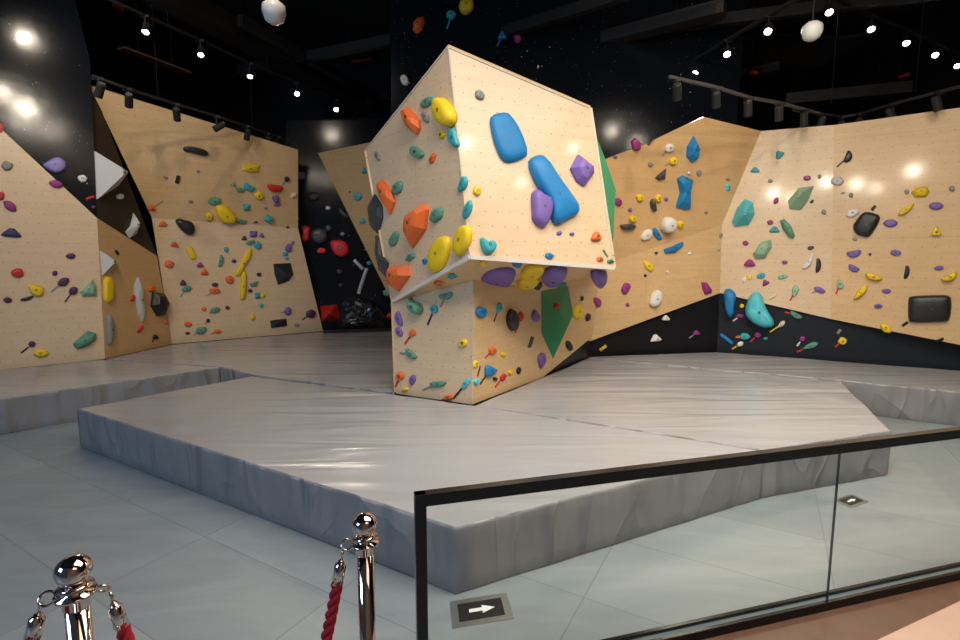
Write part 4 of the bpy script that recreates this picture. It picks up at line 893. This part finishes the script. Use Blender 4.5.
GRP = {k: v[1] for k, v in PL.items()}
marks = []       # landmarks (panel phrase, x, y, short)
for i, (pn, col, st, dp, ol, short, label, kd) in enumerate(BIG):
    pts = [tuple(float(q) for q in p.split(',')) for p in ol.split()]
    cx = sum(p[0] for p in pts) / len(pts); cy = sum(p[1] for p in pts) / len(pts)
    o = build_hold(pn, pts, col, st, dp, 'climbing_volume' if kd == 'volume' else 'climbing_hold', i + 1, bolt=True, br=.05 if short == 'pink ring' else .014)
    tag(o, label, 'climbing ' + kd, ('climbing volumes' if kd == 'volume' else 'climbing holds') + ' on the ' + GRP[pn])
    marks.append((GRP[pn], cx, cy, short))
marks += [(GRP['W3a'], 230, 225, 'kink line')] if False else []
smalls = []
for ln in SMALL.replace('\n', '|').split('|'):
    t = ln.split()
    if not t: continue
    smalls.append((t[0], *[float(q) for q in t[1:6]], t[6], t[7], (float(t[8]), float(t[9]), t[10]) if len(t) > 8 else None))


def direction(dx, dy):
    a = math.degrees(math.atan2(-dy, dx)) % 360
    return ['right of', 'up right of', 'above', 'up left of', 'left of', 'down left of', 'below', 'down right of'][int((a + 22.5) // 45) % 8]


keyed = {}
info = []
for s in smalls:
    pn, x, y, w, h, an, kd, col, tp = s
    big_ = max(w, h); sz = 'tiny' if big_ < 5.5 else ('small' if big_ < 12 else 'medium')
    cand = sorted(marks, key=lambda m_: math.hypot(m_[1] - x, m_[2] - y) + (0 if m_[0] == GRP[pn] else 60))[0]
    base = f"{sz} {CNAME[col]} {SH[kd]} hold" + (' with tape tail' if tp else '')
    where = f"{direction(x - cand[1], y - cand[2])} the {cand[3]} {'volume' if 'pyramid' in cand[3] or 'triangle' in cand[3] or 'blade' in cand[3] else 'one'}"
    same_wall = cand[0] == GRP[pn]
    info.append((base, where, GRP[pn])); keyed.setdefault((base, where), []).append(len(info) - 1)
labels = {}
for (base, where), ids in keyed.items():
    if len(ids) == 1:
        i = ids[0]; labels[i] = f"{base} {where} on the {info[i][2]}"; continue
    xs = [smalls[i][1] for i in ids]; ys = [smalls[i][2] for i in ids]
    hor = (max(xs) - min(xs)) >= (max(ys) - min(ys)); ids = sorted(ids, key=lambda i: smalls[i][1] if hor else smalls[i][2])
    for k, i in enumerate(ids):
        if len(ids) == 2: w_ = (('leftmost', 'rightmost') if hor else ('upper', 'lower'))[k]
        elif len(ids) == 3: w_ = (('leftmost', 'middle', 'rightmost') if hor else ('topmost', 'middle', 'lowest'))[k]
        else: w_ = ['first', 'second', 'third', 'fourth', 'fifth', 'sixth', 'seventh', 'eighth'][k] + (' from left' if hor else ' from top')
        labels[i] = f"{w_} {base} {where} on the {info[i][2]}"
for i, s in enumerate(smalls):
    pn, x, y, w, h, an, kd, col, tp = s
    lb = labels[i]
    if len(lb.split()) > 16: lb = lb.replace(' on the ' + info[i][2], '')
    pts = [(x + a, y + b) for a, b in outline_small(kd, w, h, an, i + 40)]
    Yd = PL[pn][0](x, y).y
    dp = max(.022, min(w, h) * Yd / F * (.42 if kd != 'r' else .6)); dp = min(dp, .12)
    if col == 'R' and pn == 'PR' and x == 554: dp = .07
    style = 'f' if kd in 'frt' and max(w, h) > 3 else 's'
    if kd == 't' and i % 2: style = 's'
    o = build_hold(pn, pts, col, style, dp, 'climbing_hold', i + 77, bolt=max(w, h) >= 8 and kd not in 'rw', tape=tp)
    tag(o, lb, 'climbing hold', 'climbing holds on the ' + GRP[pn])

# edge-on green wing volume on the far side of the boulder
g = [pBF(592.5, 127), pBF(613.3, 243)]
apx = V(615.8, 190, 4.95); back = V(606, 190, 6.0)
gv = [V(592.5, 128, 4.80), V(613.0, 243, 4.66), apx, V(596, 150, 5.5), V(606, 225, 5.4), V(605, 158, 4.86)]
o = mesh('climbing_volume', gv, [[0, 5, 2, 1], [0, 3, 5], [5, 3, 2], [2, 3, 4], [2, 4, 1], [0, 1, 4, 3]], HM['J'], origin=gv[0])
tag(o, 'tall emerald green wing volume projecting behind the far edge of the boulder front', 'climbing volume')
# white bands on the striped red-white volume pair
# crumpled black film heap at the foot of the starry corner wall
X, Y_, N = pW4.axes()
ol = [(338, 330), (337, 318), (342, 303), (350, 296), (362, 297), (375, 302), (384, 309), (387, 320), (388, 330)]
bp = [pW4(*p) for p in ol]; cc = pW4(362, 318); v = []; f = []
K = 9; n = len(bp) * 4
lp = []
for i in range(len(bp)):
    for k in range(4): lp.append(bp[i].lerp(bp[(i + 1) % len(bp)], k / 4))
for k in range(K):
    s = 1 - k / K; hz = math.sin(math.acos(min(1, s))) * .28
    for i, p in enumerate(lp):
        q = cc.lerp(p, s); w = noise.noise(q * 7) * .07 + abs(noise.noise(q * 15)) * .05
        q2 = q + N * (max(0, hz + (w if k else 0)) + .002); q2.z = max(q2.z, MAT + .004); v.append(q2)
for k in range(K - 1):
    for i in range(n): a, b = k * n + i, k * n + (i + 1) % n; f.append([a, b, b + n, a + n])
f.append([(K - 1) * n + i for i in range(n)])
o = mesh('black_film_heap', v, f, FOIL, origin=cc); tag(o, 'crumpled glossy black film bunched against the foot of the starry corner wall', 'film heap')
a, b = pW4(326, 322), pW4(345, 321)
o = MB().bar(M(324, 333) + Vector((0, -.02, .03)), M(392, 331) + Vector((0, -.02, .03)), .06, .05).out('base_strip', STEEL, origin=M(324, 333)); tag(o, 'low black strip where the starry corner wall meets the mat', 'strip')

# ------------------------------------------------------------------ glass railing
z0 = 1.675
pa = V(420, 493, z0); HR = pa.z
d0 = Vector((3.34, 1, 0)).normalized(); nr = Vector((d0.y, -d0.x, 0))
end = Z(960, 428, HR)                      # where the rail leaves the frame
d0 = (Vector((end.x, end.y, 0)) - Vector((pa.x, pa.y, 0))).normalized(); nr = Vector((d0.y, -d0.x, 0))
Lr = 4.2; CURB = .0
A0 = Vector((pa.x, pa.y, 0))
rl = empty('glass_railing', (A0.x, A0.y, CURB)); tag(rl, 'low glass railing with black metal frame in front of the mats', 'railing')
up = Vector((0, 0, 1))
MB().box(A0 + up * ((HR + 0) / 2), .04, .03, HR, d0, nr).out('post', RAILM, rl)
MB().box(A0 + d0 * (Lr / 2 - .02) + up * (HR - .022), Lr, .036, .044, d0, nr).out('top_rail', RAILM, rl)
mm = MB()
for sd_ in (-.026, .026): mm.box(A0 + d0 * (Lr / 2 + .02) + nr * sd_ + up * .024, Lr - .04, .016, .048, d0, nr)
mm.out('base_channel', RAILM, rl)
MB().box(A0 + d0 * (Lr / 2 + .02) + up * .016, Lr - .04, .036, .032, d0, nr).out('glazing_gasket', plain('grey_gasket', (.22, .25, .27), .4), rl)['label'] = 'grey-blue gasket strip'
# seam pixel (838,450)->(827,616): intersect with the railing plane
prl = Plane(A0, A0 + d0)
sx_ = (prl(833, 530) - A0).dot(d0)
for a, b in ((.022, sx_ - .003), (sx_ + .003, sx_ + 1.9)):
    g = MB().box(A0 + d0 * ((a + b) / 2) + up * ((.035 + HR - .03) / 2), b - a, .010, HR - .03 - .035, d0, nr).out('glass_pane', GLASS, rl)
MB().box(A0 + d0 * sx_ + up * ((CURB + HR) / 2), .005, .009, HR - CURB - .06, d0, nr).out('pane_joint', GEDGE, rl)
# curb and tan floor on the visitor side
off = nr * .05
c0 = A0 + d0 * .05
v0 = A0 - nr * .05 + d0 * (-.03); v1 = A0 - nr * .05 + d0 * Lr
cur = MB().box(A0 + d0 * (Lr / 2 + .1) + nr * .585 + up * .004, Lr - .2, 1.1, .008, d0, nr).out('trim_1', BROWN); struct(cur, 'dark brown sill under the glass railing')
s0 = Z(735, 640, 0)
far = A0 + d0 * Lr + nr * 1.2
tp = [Z(700, 727), Z(884, 640), Z(960, 604), Z(1030, 571), far]
tf = prism('floor_visitor_side', [Vector((p.x, p.y, .016)) for p in tp], Vector((0, 0, 1)), .015, TAN); struct(tf, 'tan wooden floor on the visitor side of the railing')

# ------------------------------------------------------------------ floor arrow signs
def floor_sign(quad, lb, size=None):
    q = [Z(*p) for p in quad]       # outer corners: tl tr br bl
    o_ = sum(q, Vector()) / 4; ux = ((q[1] - q[0]) + (q[2] - q[3])) / 2; uy = ((q[0] - q[3]) + (q[1] - q[2])) / 2
    t = empty('floor_arrow_sign', (o_.x, o_.y, 0)); tag(t, lb, 'sign', 'floor arrow signs')
    P = lambda x, y, z: o_ + ux * x + uy * y + up * z

    def slab(name, pts, z0_, z1_, m, par=t):
        k = len(pts); vv = [P(x, y, z1_) for x, y in pts] + [P(x, y, z0_) for x, y in pts]
        return mesh(name, vv, [list(range(k)), list(range(2 * k - 1, k - 1, -1))] + [[i, (i + 1) % k, (i + 1) % k + k, i + k] for i in range(k)], m, par)
    slab('metal_frame', [(-.5, -.5), (.5, -.5), (.5, .5), (-.5, .5)], .0003, .004, CHROMEB)
    slab('face_plate', [(-.38, -.33), (.38, -.33), (.38, .33), (-.38, .33)], .003, .0055, SIGNK)
    slab('arrow', [(-.2, -.06), (.02, -.06), (.02, -.15), (.24, 0), (.02, .15), (.02, .06), (-.2, .06)], .005, .0068, SIGNW)['label'] = 'white arrow'
    return t


CHROMEB = plain('brushed_steel', (.55, .54, .50), .3, .9)
floor_sign([(449.5, 601.5), (507, 594), (513, 618), (453, 630)], 'black floor sign with a white arrow in a steel frame beside the railing post')
floor_sign([(834, 500), (851, 495), (869, 501.5), (851, 509)], 'small black floor sign with a white arrow seen through the glass beyond the mat corner')

# ------------------------------------------------------------------ stanchions and ropes
def stanchion(c, top, s, lb, rings):
    base = Vector((c.x, c.y, 0)); t = empty('stanchion', base); tag(t, lb, 'stanchion', 'rope stanchions')
    hb = top - .088 * s; rp = .0225 * s
    MB().lathe(base, [(.155, 0), (.155, .012), (.14, .022), (.05, .034), (rp + .006, .05)], 40).out('base', CHROME, t, True)
    MB().lathe(base, [(rp, .03), (rp, hb - .03 * s)], 28).out('pole', CHROME, t, True)
    MB().lathe(base, [(rp * 1.12, hb - .032 * s), (rp * 1.12, hb - .008 * s), (rp * 1.7, hb - .006 * s), (rp * 1.7, hb), (rp * .95, hb + .002 * s), (rp * .95, hb + .012 * s), (rp * 1.5, hb + .014 * s), (rp * .8, hb + .018 * s)], 32).out('collar', CHROME, t, True)
    R_ = .034 * s; z_ = hb + .018 * s + R_ * .92
    MB().lathe(base + up * z_, [(R_ * math.sin(a), -R_ * .93 * math.cos(a)) for a in [math.pi * (k + .02) / 16.04 for k in range(17)]], 32).out('finial_ball', CHROME, t, True)
    for dr in rings:
        dr = Vector(dr).normalized(); MB().torus(base + dr * (rp * 1.7 + .010 * s) + up * (hb - .002), .014 * s, .0032 * s, Vector((-dr.y, dr.x, 0)).normalized() * .8 + up * .6, 18, 8).out('hook_ring', CHROME, t, True)
    return base, hb, rp


def rope(a, b, sag, lb, r=.0145, half=False):
    a, b = Vector(a), Vector(b)
    N_ = 96; pts = []
    for i in range(N_ + 1):
        t = i / N_; p = a.lerp(b, t); p.z -= sag * (1 - (2 * t - 1) ** 2) ; pts.append(p)
    t0 = empty('barrier_rope', a); tag(t0, lb, 'rope', 'red barrier ropes')
    seg = 3
    body = pts[3:-3]
    L = 0; m = MB(); ph = [0]
    for i in range(1, len(body)): L += (body[i] - body[i - 1]).length; ph.append(L)
    # resample finely for braid
    fine = []; M_ = int(L / .006); j = 0
    for k in range(M_ + 1):
        s = L * k / M_
        while j < len(ph) - 2 and ph[j + 1] < s: j += 1
        u = (s - ph[j]) / max(1e-6, ph[j + 1] - ph[j]); fine.append((body[j].lerp(body[j + 1], u), s))
    dref = Vector((0, 0, 1)).cross((b - a)).normalized()
    for st in range(3):
        path = []
        for k, (p, s) in enumerate(fine):
            q = fine[min(k + 1, M_)][0] - fine[max(k - 1, 0)][0]; q.normalize()
            nx = (dref - q * dref.dot(q)).normalized(); ny = q.cross(nx); an = s / .055 * 2 * math.pi / 1.6 + st * 2 * math.pi / 3
            path.append(p + (nx * math.cos(an) + ny * math.sin(an)) * r * .62)
        m.tube(path, r * .56, 8)
    m.out('cord', REDROPE, t0, True)
    for e0, e1 in ((pts[1], pts[3]), (pts[-2], pts[-4])):
        d = (Vector(e1) - Vector(e0)).normalized(); e1 = Vector(e0) + d * ((Vector(e1) - Vector(e0)).length + .008)
        MB().tube([e0, e0 + (e1 - e0) * .12, e0 + (e1 - e0) * .2, e1], [r * .55, r * .7, r * 1.12, r * 1.12], 16).out('ferrule', CHROME, t0, True)
    for e0, e1 in ((pts[0], pts[1]), (pts[-1], pts[-2])):
        mb = MB().tube([e0, (Vector(e0) + Vector(e1)) / 2 + up * .002, e1], .0042, 8); mb.out('snap_hook', CHROME, t0, True)
    return t0


c1 = V(76.5, 600, 1.11); c2 = V(365.5, 560, 1.30)
ball1 = V(73, 553, 1.11).z; ball2 = V(366, 511, 1.30).z
dr12 = (Vector((c2.x, c2.y, 0)) - Vector((c1.x, c1.y, 0))).normalized()
b1, h1, r1 = stanchion(c1, ball1, 1.12, 'polished steel rope stanchion with ropes on both sides, nearest the floor edge', [dr12, -dr12 + Vector((0, -.15, 0))])
b2, h2, r2 = stanchion(c2, ball2, 1.0, 'polished steel rope stanchion standing beside the black railing post', [-dr12])
rope(b1 + dr12 * (r1 * 1.7 + .026) + up * (h1 - .014), b2 - dr12 * (r2 * 1.7 + .02) + up * (h2 - .014), .72, 'red braided rope sagging between the two steel stanchions', .0145)
a_ = b1 - dr12 * (r1 * 1.7 + .026) + up * (h1 - .014)
b3 = b1 + Vector((-.75, -.25, 0))
rope(a_, b3 + up * (h1 - .014), .62, 'red braided rope leaving the first stanchion toward the window side', .0145)

# tidy helper properties
for o in bpy.data.objects:
    if '_o' in o: del o['_o']
